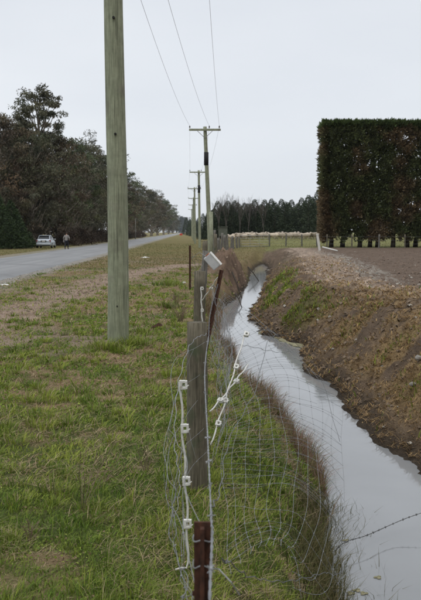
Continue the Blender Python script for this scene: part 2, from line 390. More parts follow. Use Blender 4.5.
def zone(x, y):
    z, L, R, rd, road, fin, tr, live, heap = land(x, y)
    nA = fbm(x * .45, y * .3, 61, 4); nB = fbm(x * 1.9, y * 1.5, 63, 4); nC = fbm(x * 6, y * 6, 65, 3)
    left = sst(.15, -.15, x - (L + R) / 2)
    # verge
    soil = sst(1.5, .2, track_dist(x, y) + (nB - .5) * 2.6) * sst(.25, .5, nB * .5 + nC * .5 + .1)
    soil = np.maximum(soil, .8 * sst(.54, .66, nA * .5 + nB * .5) * sst(9, 14, y) * sst(60, 50, y))
    soil = np.maximum(soil, sst(.15, .4, heap))
    green = sst(.44, .62, nA * .40 + nB * .35 + nC * .25 + .05 * sst(14, 5, y) - .10 * sst(34, 60, y))
    grav = sst(1.5, .3, rd + (nB - .5) * 1.6) * sst(-.4, .2, rd) + sst(-ROADW - 1.0, -ROADW - .2, rd) * sst(-ROADW + .4, -ROADW, rd) * .7
    lc = C_GREEN * green[:, None] + C_DRY * (1 - green[:, None])
    fary = sst(40, 80, y)[:, None] * .75
    lc = lc * (1 - fary) + (C_FAR * .75 + C_GREEN * .25) * fary
    lc = lc * (1 - soil[:, None]) + C_TRACK * (.9 + .4 * nC[:, None]) * soil[:, None]
    hp = sst(.08, .3, heap)[:, None]; lc = lc * (1 - hp) + np.array((.19, .130, .092)) * (.35 + 1.2 * nC[:, None]) * hp
    lc = lc * (1 - np.clip(grav, 0, 1)[:, None]) + C_GRAV * np.clip(grav, 0, 1)[:, None]
    # right bank
    gb = sst(17, 22, y) * sst(38, 30, y) * sst(.25, .5, tr) * sst(1.7, 1.0, tr) * sst(.40, .56, nB)
    gb = np.maximum(gb, .16 * sst(.58, .74, nB) * sst(.2, .5, tr) * sst(1.8, 1.2, tr))
    dr = sst(.36, .56, nB * .6 + nC * .4) * sst(.1, .6, tr) * sst(3.6, 2.4, tr) * (.12 + .73 * sst(24, 13, y)) * sst(44, 30, y)
    crest = sst(1.2, 2.2, tr + (nB - .5) * 1.6)[:, None]
    rc = (C_BANK * (1 - crest) + C_CREST * crest) * (.60 + .85 * nC[:, None])
    rc = rc * (1 - dr[:, None]) + np.array((.31, .215, .108)) * dr[:, None]
    rc = rc * (1 - gb[:, None]) + C_GREEN * 1.1 * gb[:, None]
    rc = rc * (1 - fin[:, None]) + C_TILL * (.85 + .35 * nC[:, None]) * fin[:, None]
    stones = sst(26, 30, y) * sst(60, 54, y) * sst(1.0, .5, np.abs(tr - 4.3 + (y - 40) * .02)) * sst(.45, .55, nC)
    rc = rc * (1 - .6 * stones[:, None]) + C_STONE * .6 * stones[:, None]
    pad = sst(70, 74, y + (nB - .5) * 3)
    rc = rc * (1 - pad[:, None]) + C_PADD * (.8 + .4 * nB[:, None]) * pad[:, None]
    col = lc * left[:, None] + rc * (1 - left[:, None])
    wet = sst(.30, .04, z - WZ + (nB - .5) * .25)
    wet = np.where(live > .3, wet, 0)[:, None]
    col = col * (1 - wet * .9) + C_MUD * wet * .9
    return z, col, dict(L=L, R=R, rd=rd, soil=soil, green=green, grav=grav, tr=tr, fin=fin, gb=gb, dr=dr, left=left, wet=wet[:, 0], nA=nA, nB=nB, nC=nC, heap=heap)

def axis(lo_fine, step, grow, hi):
    a = [0.0]
    while a[-1] < hi: a.append(a[-1] + max(step, grow * max(0, a[-1] - lo_fine)))
    return np.array(a)

ya = np.concatenate([-axis(2, .3, .5, 400)[::-1][:-1], axis(2.5, .055, .0145, 3200)])
ua = axis(1.5, .055, .024, 3200); ua = np.concatenate([-ua[::-1][:-1], ua])
cc = 1.2 + .045 * np.clip(ya, 0, 90)
YY, UU = np.meshgrid(ya, ua, indexing='ij')
XX = UU + cc[:, None]
nx, ny = len(ua), len(ya)
zz, colr, _ = zone(XX.ravel(), YY.ravel())
V = np.stack([XX.ravel(), YY.ravel(), zz], 1)
i = np.arange(ny - 1)[:, None] * nx + np.arange(nx - 1)[None, :]
Q = np.stack([i, i + 1, i + nx + 1, i + nx], -1).reshape(-1, 4)
me = bpy.data.meshes.new('ground')
me.vertices.add(len(V)); me.vertices.foreach_set('co', V.astype(np.float32).ravel())
me.loops.add(Q.size); me.loops.foreach_set('vertex_index', Q.astype(np.int32).ravel())
me.polygons.add(len(Q)); me.polygons.foreach_set('loop_start', (np.arange(len(Q)) * 4).astype(np.int32))
me.polygons.foreach_set('use_smooth', np.ones(len(Q), bool)); me.update(calc_edges=True)
a = me.color_attributes.new('Col', 'FLOAT_COLOR', 'POINT'); c4 = np.ones((len(V), 4), np.float32); c4[:, :3] = colr; a.data.foreach_set('color', c4.ravel())
me.materials.append(M['ground'])
ground = bpy.data.objects.new('ground', me); COL.objects.link(ground)
tag(ground, 'grassy road verge, ditch banks, ploughed field and paddock', 'ground', kind='structure')

# the water in the ditch: one level sheet that the banks cut to shape
ys = np.concatenate([np.arange(-2, 30, .5), np.arange(30, 66, 1.0)])
mb = MB(); vs = []
for y in ys:
    l, r = float(edgeL(y)) - .35, float(edgeR(y)) + .35
    for k in range(5): vs.append((l + (r - l) * k / 4, y, WZ))
mb.add(vs, [(a_ * 5 + k, a_ * 5 + k + 1, a_ * 5 + k + 6, a_ * 5 + k + 5) for a_ in range(len(ys) - 1) for k in range(4)])
water = mb.build('ditch_water', M['water'], smooth=True)
tag(water, 'still grey water lying in the drainage ditch', 'water', kind='structure')

# the sealed road
mb = MB(); vs = []; yr = np.concatenate([np.arange(-60, 200, 4.0), np.arange(200, 3000, 40.0)])
for y in yr:
    for k in range(9):
        s = k / 8; wig = .10 * math.sin(y * 1.7 + k) if k in (0, 8) else 0
        vs.append((float(roadR(y)) - ROADW * s + wig, y, .012 + .05 * math.sin(math.pi * s) - (.13 if k in (0, 8) else 0)))
mb.add(vs, [(a_ * 9 + k + 1, a_ * 9 + k, a_ * 9 + k + 9, a_ * 9 + k + 10) for a_ in range(len(yr) - 1) for k in range(8)])
road = mb.build('road', M['asphalt'], smooth=True)
tag(road, 'grey sealed country road running straight to the horizon', 'road', kind='structure')

# ------------------------------------------------------------------ power poles and lines
POLES = [(-1.46, 13.0, -1.46, 0.17, 0.130), (0.03, 54.7, -.36, .155, .115), (-1.18, 93, -1.30, .155, .115), (-2.35, 128, -2.45, .155, .115),
         (-3.3, 165, -3.35, .155, .115), (-4.3, 205, -4.35, .155, .115), (-5.5, 246, -5.5, .155, .115)]
PLAB = ['thick green-grey timber power pole standing nearest on the grass verge', 'leaning timber power pole with black band, first with its crossarm in view',
        'timber power pole third along the line, just left of the leaning one', 'timber power pole fourth along the line beside the road',
        'timber power pole fifth along the line, far down the verge', 'timber power pole sixth along the line, small and far', 'timber power pole seventh and farthest along the line']
PH = 8.6
TOPS = []
for k, (x, y, xt, r0, r1) in enumerate(POLES):
    z0 = H(x, y); h = PH - z0
    t = thing('power_pole', PLAB[k], 'power pole', (x, y, z0), 0, 'timber power poles along the road')
    mb = MB(); dx = xt - x
    n = 24 if k == 0 else 12
    path = [(dx * s + (.02 * math.sin(s * 7) if k == 0 else 0), 0, -.4 + (h + .4) * s) for s in np.linspace(0, 1, 22)]
    mb.tube(path, [r0 + (r1 - r0) * s for s in np.linspace(0, 1, 22)], n, jag=.012 if k == 0 else .02)
    mb.build('pole', M['pole'], t, smooth=True)
    mb = MB(); za = h - .22; yo = -r1 - .06
    mb.box((dx + (.27 if k == 0 else 0), yo, za), (2.05, .10, .13)); arm = mb.build('crossarm', M['pole'], t, bevel=.008)
    for sx in (-1, 1):
        mb = MB(); mb.tube([(dx + sx * .55, yo - .06, za - .02), (dx + sx * .03, -r1 - .02, za - .5)], .018, 5); mb.build('brace', M['steel'], arm)
    for ox in ((-.98, .28, .93) if k else (-.68, -.10, 1.22)):
        mb = MB()
        prof = [(0.012, 0), (.012, .06), (.045, .07), (.05, .10), (.028, .12), (.045, .135), (.045, .16), (.02, .19), (.0, .195)]
        mb.tube([(dx + ox, yo, za + .065 + z_) for _, z_ in prof], [max(r_, .002) for r_, _ in prof], 8); mb.build('insulator', M['ceramic'], arm, smooth=True)
    if k == 0:
        for (zz_, xx_) in ((4.98, .0), (3.25, .01)):
            mb = MB(); mb.tube([(xx_, -r0 + .03, zz_), (xx_, -r0 - .012, zz_)], [.022, .018], 8); mb.build('bolt', M['black'], t)
        mb = MB(); mb.tube([(.015, -r0 + .04, .62), (.015, -r0 - .004, .62)], [.012, .012], 8); mb.build('bolt', M['black'], t)
    if k in (1, 2):
        mb = MB(); zb = h * .76
        fx = dx * .78
        mb.tube([(fx, 0, zb - .42), (fx, 0, zb + .42)], .15 if k == 1 else .142, 12); mb.build('pole_band', M['black'], t, smooth=True)
    TOPS.append((Vector((xt, y + yo, PH - .22 + .25)), t))
for ox, lab in ((-.98, 'power line wire on the left end of the crossarms'), (.28, 'power line wire nearest the middle of the crossarms'), (.93, 'power line wire on the right end of the crossarms')):
    mb = MB(); path = []
    nox = {-.98: -.68, .28: -.10, .93: 1.22}[ox]
    pts = [Vector((TOPS[0][0].x + nox - .5, -36, PH + .2)), TOPS[0][0] + Vector((nox, 0, 0))] + [p + Vector((ox, 0, 0)) for p, _ in TOPS[1:]]
    for p, q in zip(pts[:-1], pts[1:]):
        for s in np.linspace(0, 1, 17)[:-1]:
            v = p.lerp(q, s); v.z -= .55 * 4 * s * (1 - s); path.append(v)
    path.append(pts[-1])
    mb.tube(path, .0052, 5); o = mb.build('power_line', M['steel'], origin=tuple(pts[1]))
    tag(o, lab, 'power line', 'wires strung between the power poles')
# stub pole beside the leaning pole
t = thing('timber_stub_pole', 'short timber stub pole standing just right of the leaning power pole', 'pole', (*at(211, 250, 50)[:2], H(*at(211, 250, 50)[:2])))
mb = MB(); mb.tube([(0, 0, -.3), (.02, 0, 1.5), (0, 0, 3.0)], [.13, .12, .11], 10, jag=.03); mb.build('pole', M['pole'], t, smooth=True)

# ------------------------------------------------------------------ the old fence along the ditch
def wood_post(mb, p, h, r, lean=(0, 0), n=14, jag=.05, sink=.35):
    hs = np.linspace(-sink, h, 9)
    mb.tube([(p[0] + lean[0] * z / h, p[1] + lean[1] * z / h, p[2] + z) for z in hs], [r * (1.05 - .08 * (z + sink) / (h + sink)) for z in hs], n, jag=jag)
    return mb

fence = thing('wire_fence', 'run-down wire fence with weathered round posts along the ditch edge', 'fence', (0, 5.8, 0))
FO = (0, 5.8, 0)
WPOSTS = [(-.094, 5.8, 1.17, .073, (.0, 0)), (-.175, 12.4, 1.22, .088, (.02, 0)), (-.22, 20.5, 1.34, .075, (.10, 0)), (-.20, 29, 1.5, .075, (.03, 0)), (.30, 44, 1.7, .09, (-.05, 0)), (-.3, 38, 1.35, .07, (0, 0)), (.02, 50, 1.25, .07, (.08, 0))]
for k, (x, y, h, r, ln) in enumerate(WPOSTS):
    mb = MB(); z0 = H(x, y); wood_post(mb, (x, y, z0), h - z0, r, ln, 18, .035)
    o = mb.build('wooden_post', M['post'] if k != 2 else M['greypost'], fence, smooth=True, origin=FO)
def ypost(p0, p1, name, mat, parent, s=.022, origin=(0, 0, 0)):
    p0 = Vector(p0); p1 = Vector(p1); d = (p1 - p0).normalized()
    u = Vector((1, 0, 0)); u = (u - d * u.dot(d)).normalized(); v = d.cross(u)
    mb = MB()
    for a_ in (90, 210, 330):                     # three flanges
        a_ = math.radians(a_); e = u * math.cos(a_) + v * math.sin(a_); q = u * -math.sin(a_) + v * math.cos(a_)
        th = .0035
        P = [p0 + q * th, p0 - q * th, p0 - q * th + e * s * 1.15, p0 + q * th + e * s * 1.15]
        P = P + [x_ + (p1 - p0) for x_ in P]
        mb.add(P, [(3, 2, 1, 0), (4, 5, 6, 7), (0, 1, 5, 4), (1, 2, 6, 5), (2, 3, 7, 6), (3, 0, 4, 7)])
    return mb.build(name, mat, parent, origin=origin)
def steel_flat(p0, p1, wd, th, name, mat, parent, origin):
    p0 = Vector(p0); p1 = Vector(p1); R_ = (p1 - p0).to_track_quat('Z', 'Y').to_matrix()
    mb = MB(); mb.box((p0 + p1) / 2, (wd, th, (p1 - p0).length), R_)
    # stiffening rib along the back and a torn top edge
    mb.box((p0 + p1) / 2 + R_ @ Vector((.0, th * .5 + .011, -.004)), (th * 1.3, .02, (p1 - p0).length - .012), R_)
    for k in range(6):
        c = p0.lerp(p1, .52 + .07 * k) + R_ @ Vector((wd * .5 + .002, 0, 0)); mb.box(c, (.006, th * .9, .012), R_)
    return mb.build(name, mat, parent, bevel=.0012, origin=origin)
steel_flat((-.020, 1.99, -.3), (-.020, 1.99, 1.093), .041, .008, 'steel_post', M['rust'], fence, FO)
ypost((-.13, 10.95, H(-.13, 10.95) - .1), (.145, 11.0, 1.30), 'steel_post', M['rust'], fence, .026, FO)
ypost((-.64, 26, -.2), (-.64, 26, 1.38), 'steel_post', M['rust'], fence, .03, FO)

def spline(ctrl, n=40):
    """Catmull-Rom through the control points"""
    P = [Vector(c) for c in ctrl]; P = [P[0] * 2 - P[1]] + P + [P[-1] * 2 - P[-2]]
    out_ = []; seg = len(P) - 3
    for k in range(n + 1):
        u = k / n * seg; i_ = min(int(u), seg - 1); t_ = u - i_
        a_, b_, c_, d_ = P[i_:i_ + 4]
        out_.append(.5 * ((2 * b_) + (c_ - a_) * t_ + (2 * a_ - 5 * b_ + 4 * c_ - d_) * t_ ** 2 + (3 * b_ - a_ - 3 * c_ + d_) * t_ ** 3))
    return out_

def barbed(path, r, name, parent, origin, step=.13, mat='wire'):
    mb = MB(); L_ = [Vector(p) for p in path]; n_ = 1
    # two twisted strands
    for ph in (0, math.pi):
        pts = []
        s_ = 0
        for a_, b_ in zip(L_[:-1], L_[1:]):
            d = b_ - a_; k_ = max(2, int(d.length / .03)); t_ = d.normalized(); u = t_.orthogonal().normalized(); v = t_.cross(u)
            for q in range(k_):
                ang = s_ / .09 * 2 * math.pi + ph
                pts.append(a_ + d * (q / k_) + (u * math.cos(ang) + v * math.sin(ang)) * r * .9); s_ += d.length / k_
        mb.tube(pts, r, 4)
    acc = 0
    for a_, b_ in zip(L_[:-1], L_[1:]):
        d = b_ - a_; acc += d.length
        if acc > step:
            acc = 0; t_ = d.normalized(); u = t_.orthogonal().normalized(); v = t_.cross(u)
            for q in range(2):
                an = random.uniform(0, 6.28); e = (u * math.cos(an) + v * math.sin(an))
                mb.tube([a_ - e * .011 + t_ * .004 * q, a_ + e * .011 - t_ * .004 * q], r * .7, 4)
            mb.tube([a_ - t_ * .007, a_ + t_ * .007], r * 2.4, 6)
    return mb.build(name, M[mat], parent, origin=origin)

barbed(spline([(-.008, 1.15, 1.0), (-.002, 1.6, 1.055), (.0045, 1.97, 1.075), (.002, 2.1, 1.07), (-.01, 3.0, 1.05), (-.03, 4.4, 1.06), (-.015, 5.75, 1.08)], 60), .0019, 'barbed_wire', fence, FO, .30)
barbed(spline([(-.015, 5.75, 1.02), (0.0, 8.0, 1.03), (.10, 11, 1.12)], 40), .002, 'barbed_wire', fence, FO, .13, 'oldwire')
def plain(ctrl, r, mat, parent, origin, name='wire', n=40, jit=0):
    p = spline(ctrl, n)
    if jit: p = [v + Vector((random.uniform(-jit, jit), random.uniform(-jit, jit), random.uniform(-jit, jit))) for v in p]
    mb = MB(); mb.tube(p, r, 5); return mb.build(name, M[mat], parent, smooth=True, origin=origin)
# strands between the far posts
for z_ in (.25, .5, .75, 1.0):
    plain([(-.10, 12.4, z_), (-.22, 17, z_ + .03 * math.sin(z_ * 9)), (-.16, 20.5, z_ + .05), (-.12, 29, z_ + .1), (-.2, 38, z_ + .1), (.2, 44, z_ + .15), (.02, 50, z_ + .1)], .003, 'oldwire', fence, FO, n=60)
# wire tie round the steel post
mb = MB(); mb.tube([(-.02 + .0235 * math.cos(a_), 1.995 + .026 * math.sin(a_), .985 + .006 * math.sin(3 * a_)) for a_ in np.linspace(0, 5.6, 18)] + [(.02, 1.95, .99), (.05, 1.93, .965), (.07, 1.94, .93)], .0017, 5); mb.build('wire_tie', M['wire'], fence, origin=FO)
mb = MB(); mb.tube([(-.02 + .0235 * math.cos(a_), 1.995 + .026 * math.sin(a_), 1.05 + .004 * math.sin(3 * a_)) for a_ in np.linspace(0, 5.8, 18)], .0017, 5); mb.build('wire_tie', M['wire'], fence, origin=FO)

def even(P, n=60):
    L_ = np.concatenate([[0], np.cumsum([(b_ - a_).length for a_, b_ in zip(P[:-1], P[1:])])]); A_ = np.array([tuple(p) for p in P])
    q = np.linspace(0, L_[-1], n + 1); return [Vector((np.interp(t_, L_, A_[:, 0]), np.interp(t_, L_, A_[:, 1]), np.interp(t_, L_, A_[:, 2]))) for t_ in q]
# collapsed netting: line wires and stays, each a wire of its own
def netting(name, label, bottom, top, rows, stays, bulge, jit, r, mat, skip=0, kink=0, group=None):
    B = even(spline(bottom, 240)); T = even(spline(top, 240)); o0 = tuple(bottom[0])
    root = thing(name, label, 'netting', o0)
    ph = [random.uniform(0, 6.28) for _ in range(6)]
    def S(u, v):
        k = min(int(u * 60), 59); f_ = u * 60 - k
        b_ = B[k].lerp(B[k + 1], f_); t_ = T[k].lerp(T[k + 1], f_)
        p = b_.lerp(t_, v) + Vector(bulge) * math.sin(math.pi * v)
        p.x += jit * (math.sin(u * 17 + v * 5 + ph[0]) + .6 * math.sin(u * 31 - v * 11 + ph[1]))
        p.z += jit * (math.sin(u * 13 - v * 7 + ph[2]) + .6 * math.sin(u * 37 + v * 9 + ph[3]))
        p.y += jit * 1.3 * math.sin(u * 9 + v * 13 + ph[4])
        g = H(p.x, p.y)
        if p.z < max(g, WZ - .15) + .015: p.z = max(g, WZ - .15) + .015
        return p
    for k in range(rows):
        v = (k / (rows - 1)) ** 1.15
        mb = MB(); mb.tube([S(u, v) for u in np.linspace(0, 1, 90)], r, 4); mb.build('line_wire', M[mat], root, smooth=True, origin=o0)
    for k in range(stays):
        u = (k + .5) / stays
        if skip and random.random() < (.65 if u < .22 and rows > 9 else skip): continue
        v1 = 1 if random.random() < .8 else random.uniform(.5, .9)
        pts = []
        sh = random.uniform(-kink, kink)
        for v in np.linspace(0, v1, 16):
            p = S(min(max(u + sh * v, 0), 1), v); zig = ((int(v * (rows - 1))) % 2 - .5) * kink * .3; p.y += zig; pts.append(p)
        mb = MB(); mb.tube(pts, r * .85, 4)
        for q_ in range(rows):
            vq = (q_ / (rows - 1)) ** 1.15
            if vq < v1: kp = S(min(max(u + sh * vq, 0), 1), vq); kp.y += ((int(vq * (rows - 1))) % 2 - .5) * kink * .3; mb.tube([kp - Vector((.004, 0, .003)), kp + Vector((.004, 0, .003))], r * 2.3, 5)
        mb.build('stay_wire', M[mat], root, smooth=True, origin=o0)
    return root
netting('wire_netting', 'collapsed wire netting slumped over the bank into the ditch water',
        [(.08, 3.6, .28), (.08, 4.4, .14), (.10, 5.4, .08), (.12, 7.0, .10), (.12, 9.0, .12), (.05, 11.2, .35), (.0, 12.3, .5)],
        [(.42, 3.7, .12), (.72, 4.7, -.35), (.98, 6.0, -.55), (1.16, 7.0, -.45), (1.32, 8.2, -.30), (1.42, 9.6, -.05), (1.08, 11.8, .22), (.35, 13.2, .70), (-.05, 12.5, 1.02)], 12, 84, (.06, 0, .20), .020, .0012, 'wire', .10, .03)
netting('wire_netting', 'loose curl of wire netting left of the near post behind the white standard',
        [(-.01, 2.05, .75), (-.06, 3.0, .40), (-.16, 4.3, .12), (-.14, 5.4, .22), (-.03, 5.72, .30)],
        [(-.005, 2.0, 1.0), (-.09, 3.0, .93), (-.22, 4.5, .80), (-.22, 5.2, .98), (-.03, 5.71, 1.05)], 5, 11, (-.05, 0, -.02), .012, .00125, 'wire', .1, .10)
netting('wire_netting', 'tangled upright wire netting between the near post and the leaning steel post',
        [(.02, 5.9, .12), (.08, 7.2, .15), (.06, 9.0, .15), (-.02, 11.9, .25)],
        [(.02, 5.9, 1.0), (.13, 7.2, .92), (.15, 9.0, .98), (.0, 11.9, 1.0)], 10, 52, (.07, 0, 0), .018, .0012, 'wire', .08, .06)
netting('wire_netting', 'rusty netting hung on the far dark steel stake by the fence',
        [(-.64, 25.8, .05), (-.5, 26.5, .05), (-.25, 29, .1)], [(-.64, 25.8, 1.2), (-.5, 26.5, 1.0), (-.25, 29, .7)], 7, 9, (.03, 0, 0), .02, .003, 'oldwire')
# odd sprung wires
mbp = [([(-.03, 5.71, 1.10), (-.13, 5.5, 1.06), (-.20, 5.1, .86), (-.205, 4.7, .60), (-.17, 4.5, .42), (-.2, 4.4, .2)], 'wire', .0022, 'sprung loop of wire arching left from the top of the near post'),
       ([(.0, 2.3, 1.02), (.04, 3.2, .80), (.10, 4.2, .75), (.3, 5.5, .75), (.55, 7.5, .85), (.95, 9.5, .55), (1.3, 9.8, .1), (1.45, 9.2, -.55)], 'oldwire', .0022, 'long loose wire arching from the fence out over the ditch water'),
       ([(.03, 2.1, .95), (.06, 2.5, .78), (.16, 3.0, .52), (.36, 3.6, .25), (.62, 4.4, -.05), (.80, 5.2, -.4), (.95, 5.8, -.62)], 'oldwire', .002, 'loose wire trailing from the rusty steel post down to the water'),
       ([(.03, 5.9, .98), (.3, 7.3, .80), (.75, 8.6, .55), (1.15, 10.5, .35), (1.6, 12.2, .1), (1.95, 13.5, -.25)], 'oldwire', .002, 'loose wire reaching from the near post across to the far bank')]
for ctrl, mt, r, lab in mbp:
    p = spline(ctrl, 60); mb = MB(); mb.tube([v + Vector((.006 * math.sin(i_ * 1.3), 0, .006 * math.cos(i_ * 1.9))) for i_, v in enumerate(p)], r, 5)
    o = mb.build('loose_wire', M[mt], smooth=True, origin=tuple(ctrl[0])); tag(o, lab, 'wire', 'loose wires sprung from the fence')
o = barbed(spline([(.95, 6.25, -.66), (1.05, 6.3, -.60), (1.25, 6.45, -.60), (1.6, 6.75, -.58), (2.3, 7.0, -.40), (2.6, 7.1, .0)], 50), .0022, 'barbed_strand', None, (.95, 6.25, -.66), .07, 'oldwire')
tag(o, 'barbed wire strand stretched low across the near ditch water', 'barbed wire')

# white electric-fence standards
def standard(label, p0, p1, clips, foot=True, hook_dir=(-1, 0, 0), r=.0058):
    p0 = Vector(p0); p1 = Vector(p1); d = p1 - p0
    t = thing('fence_standard', label, 'fence standard', tuple(p0), 0, 'white electric fence standards')
    side = Vector((1, 0, 0)); side = (side - d.normalized() * side.dot(d.normalized())).normalized()
    pts = []
    for k in range(25):
        s = k / 24; pts.append(d * s + side * (.005 * math.sin(s * 24) + .006 * math.sin(s * 5)))
    if foot: pts = [pts[0] + Vector(hook_dir) * .065 + Vector((0, 0, -.005)), pts[0] + Vector(hook_dir) * .03 + Vector((0, 0, .006)), pts[0] + Vector(hook_dir) * .004 + Vector((0, 0, .004))] + pts[1:]
    mb = MB(); mb.tube(pts, r, 8); mb.build('rod', M['white'], t, smooth=True)
    zc_ = d.normalized(); yc_ = zc_.cross(side); R_ = Matrix((side, yc_, zc_)).transposed()
    for s in clips:
        c = d * s + side * .006
        mb = MB()
        # ring-shaped insulator: four bars round an eye, with a spur
        for (ox, oz, wx, wz) in ((-.012, 0, .014, .048), (.017, 0, .012, .044), (.003, .017, .020, .014), (.003, -.017, .020, .014)):
            mb.box(c + R_ @ Vector((ox, .0, oz)), (wx, .024, wz), R_)
        mb.tube([c + R_ @ Vector((.018, -.01, -.012)), c + R_ @ Vector((.030, -.012, .0))], .004, 5)
        mb.build('insulator_clip', M['white'], t, bevel=.0025)
    return t
standard('white plastic standard with four clips standing upright left of the near post', (-.122, 4.3, .015), (-.150, 4.3, 1.02), (.985, .755, .475, .245))
standard('long white standard leaning right over the bank beside the near post', (.0, 6.1, .22), (.305, 7.0, .965), (.97, .66, .36, .17), False)
standard('shorter white standard crossing behind the long leaning one', (-.005, 6.2, .45), (.33, 7.0, .68), (.62, .22), False)
standard('white standard upright against the second wooden post', (-.128, 12.15, .25), (-.131, 12.15, .99), (.985, .55), False, r=.009)
standard('white standard slanting from the second post up to the leaning steel post', (-.125, 11.9, .82), (.150, 11.05, 1.27), (.94, .45), False, r=.008)

# white box hung askew on the fence
p = at(212.3, 261.5, 14.2)
t = thing('plastic_box', 'white plastic box hung askew on the fence behind the second post', 'box', tuple(p))
R_ = Matrix.Rotation(math.radians(-42), 3, 'Y') @ Matrix.Rotation(math.radians(-14), 3, 'Z')
mb = MB(); mb.box((0, 0, 0), (.15, .10, .27), R_); mb.build('body', M['box'], t, bevel=.014)
mb = MB(); mb.box(R_ @ Vector((.082, 0, 0)), (.020, .112, .285), R_); mb.build('lid', M['white'], t, bevel=.005)
mb = MB(); mb.box(R_ @ Vector((.02, -.012, .141)), (.07, .07, .014), R_); mb.build('cap', M['orange'], t, bevel=.004)
mb = MB(); mb.tube([R_ @ Vector((-.03, .02, .135)), R_ @ Vector((-.05, .06, .17)), Vector((-.22, .2, .15)), Vector((-.36, .3, .05))], .004, 6); mb.build('hanger_wire', M['wire'], t)

# ------------------------------------------------------------------ yard posts, gate and cross fence beyond the ditch
yard = thing('cross_fence', 'grey post and wire cross fence in front of the sheep', 'fence', (1.5, 66, H(1.5, 66)))
YO = (1.5, 66, 0); YOv = tuple(yard.location)
yp = [(213.5, 230, 58), (217.5, 238, 60), (221, 233, 61), (224.5, 235, 62), (228, 236, 66), (231, 236.5, 70), (233.5, 236, 74), (237, 237, 76), (239.5, 237, 78)]
for k, (px, py, d) in enumerate(yp):
    p = at(px, py, d); z0 = H(p[0], p[1]); mb = MB(); wood_post(mb, (p[0], p[1], z0), p[2] - z0, random.uniform(.08, .11), (random.uniform(-.1, .1), 0), 9, .05)
    mb.build('wooden_post', M['greypost'], yard, smooth=True, origin=YOv)
GY = 78
for px in (269.5, 286, 302, 317):
    p = at(px, 238, GY); z0 = H(p[0], GY); mb = MB(); wood_post(mb, (p[0], GY, z0), 1.15, .065, (random.uniform(-.04, .04), 0), 8, .05); mb.build('wooden_post', M['greypost'], yard, smooth=True, origin=YOv)
for zz_ in (.3, .55, .8, 1.05):
    pts = [(at(px, 240, GY)[0], GY - .07, H(at(px, 240, GY)[0], GY) + zz_) for px in np.linspace(269, 330, 14)]
    mb = MB(); mb.tube(pts, .006, 4); mb.build('wire', M['oldwire'], yard, origin=YOv)
for zz_ in (.35, .7, 1.0):
    pts = []
    for px, py, d in yp:
        p = at(px, py, d); pts.append((p[0], p[1] - .1, H(p[0], p[1]) + zz_))
    mb = MB(); mb.tube(pts, .006, 4); mb.build('wire', M['oldwire'], yard, origin=YOv)
# tube gate
x0, x1 = at(241, 240, GY)[0], at(268.3, 240, GY)[0]; zg = min(H(x0, GY), H(x1, GY)) + .12
g = thing('farm_gate', 'grey tubular farm gate left of the wire cross fence', 'gate', (x0, GY, zg))
Wd = x1 - x0; Hg = .98
mb = MB(); mb.tube([(0, 0, 0), (0, 0, Hg), (Wd, 0, Hg), (Wd, 0, 0), (0, 0, 0)], .028, 8); mb.build('gate_frame', M['steel'], g, smooth=True)
for zz_ in (.25, .5, .74): mb = MB(); mb.tube([(0, 0, zz_), (Wd, 0, zz_)], .016, 6); mb.build('rail', M['steel'], g)
for s in (.33, .67): mb = MB(); mb.tube([(Wd * s, -.03, 0), (Wd * s, -.03, Hg)], .016, 6); mb.build('stile', M['steel'], g)
# board box on posts
p = at(223, 231.5, 63); z0 = H(p[0], 63)
t = thing('board_box', 'grey-green boarded box raised on posts above the far fence posts', 'box', (p[0], 63, z0))
for sx in (-.26, .26):
    mb = MB(); mb.tube([(sx, 0, -.3), (sx, 0, p[2] - z0 - .33)], .05, 8); mb.build('leg', M['greypost'], t)
for k in range(4):
    mb = MB(); mb.box((0, -.2, p[2] - z0 - .26 + .165 * k), (.66, .03, .155)); mb.build('board', M['boardgreen'], t)
mb = MB(); mb.box((0, 0, p[2] - z0 - .01), (.62, .36, .62)); mb.build('carcass', M['boardgreen'], t)
mb = MB(); mb.box((0, -.02, p[2] - z0 + .345), (.78, .52, .035)); mb.build('lid', M['boardgreen'], t)
# white leaning post and fallen pipe
q = at(320, 250.5, 62); z0 = H(q[0], 62)
t = thing('white_post', 'white painted post leaning left at the field corner', 'post', (q[0], 62, z0))
mb = MB(); mb.box((-.10, 0, .5), (.17, .12, 1.3), Matrix.Rotation(math.radians(-9), 3, 'Y')); mb.build('shaft', M['white'], t, bevel=.012)
mb = MB(); mb.box((-.21, 0, 1.17), (.20, .15, .06), Matrix.Rotation(math.radians(-9), 3, 'Y')); mb.build('cap', M['white'], t, bevel=.01)
q2 = at(322.5, 249.5, 61); q3 = at(337.5, 252, 60)
mb = MB(); za, zb = H(q2[0], 61), H(q3[0], 60)
mb.tube([(q2[0], 61, za + .28), ((q2[0] + q3[0]) / 2, 60.5, (za + zb) / 2 + .17), (q3[0], 60, zb + .06)], .055, 10); o = mb.build('fallen_rail', M['white'], smooth=True, origin=(q3[0], 60, zb))
tag(o, 'white round rail lying on the soil beside the white post', 'rail')
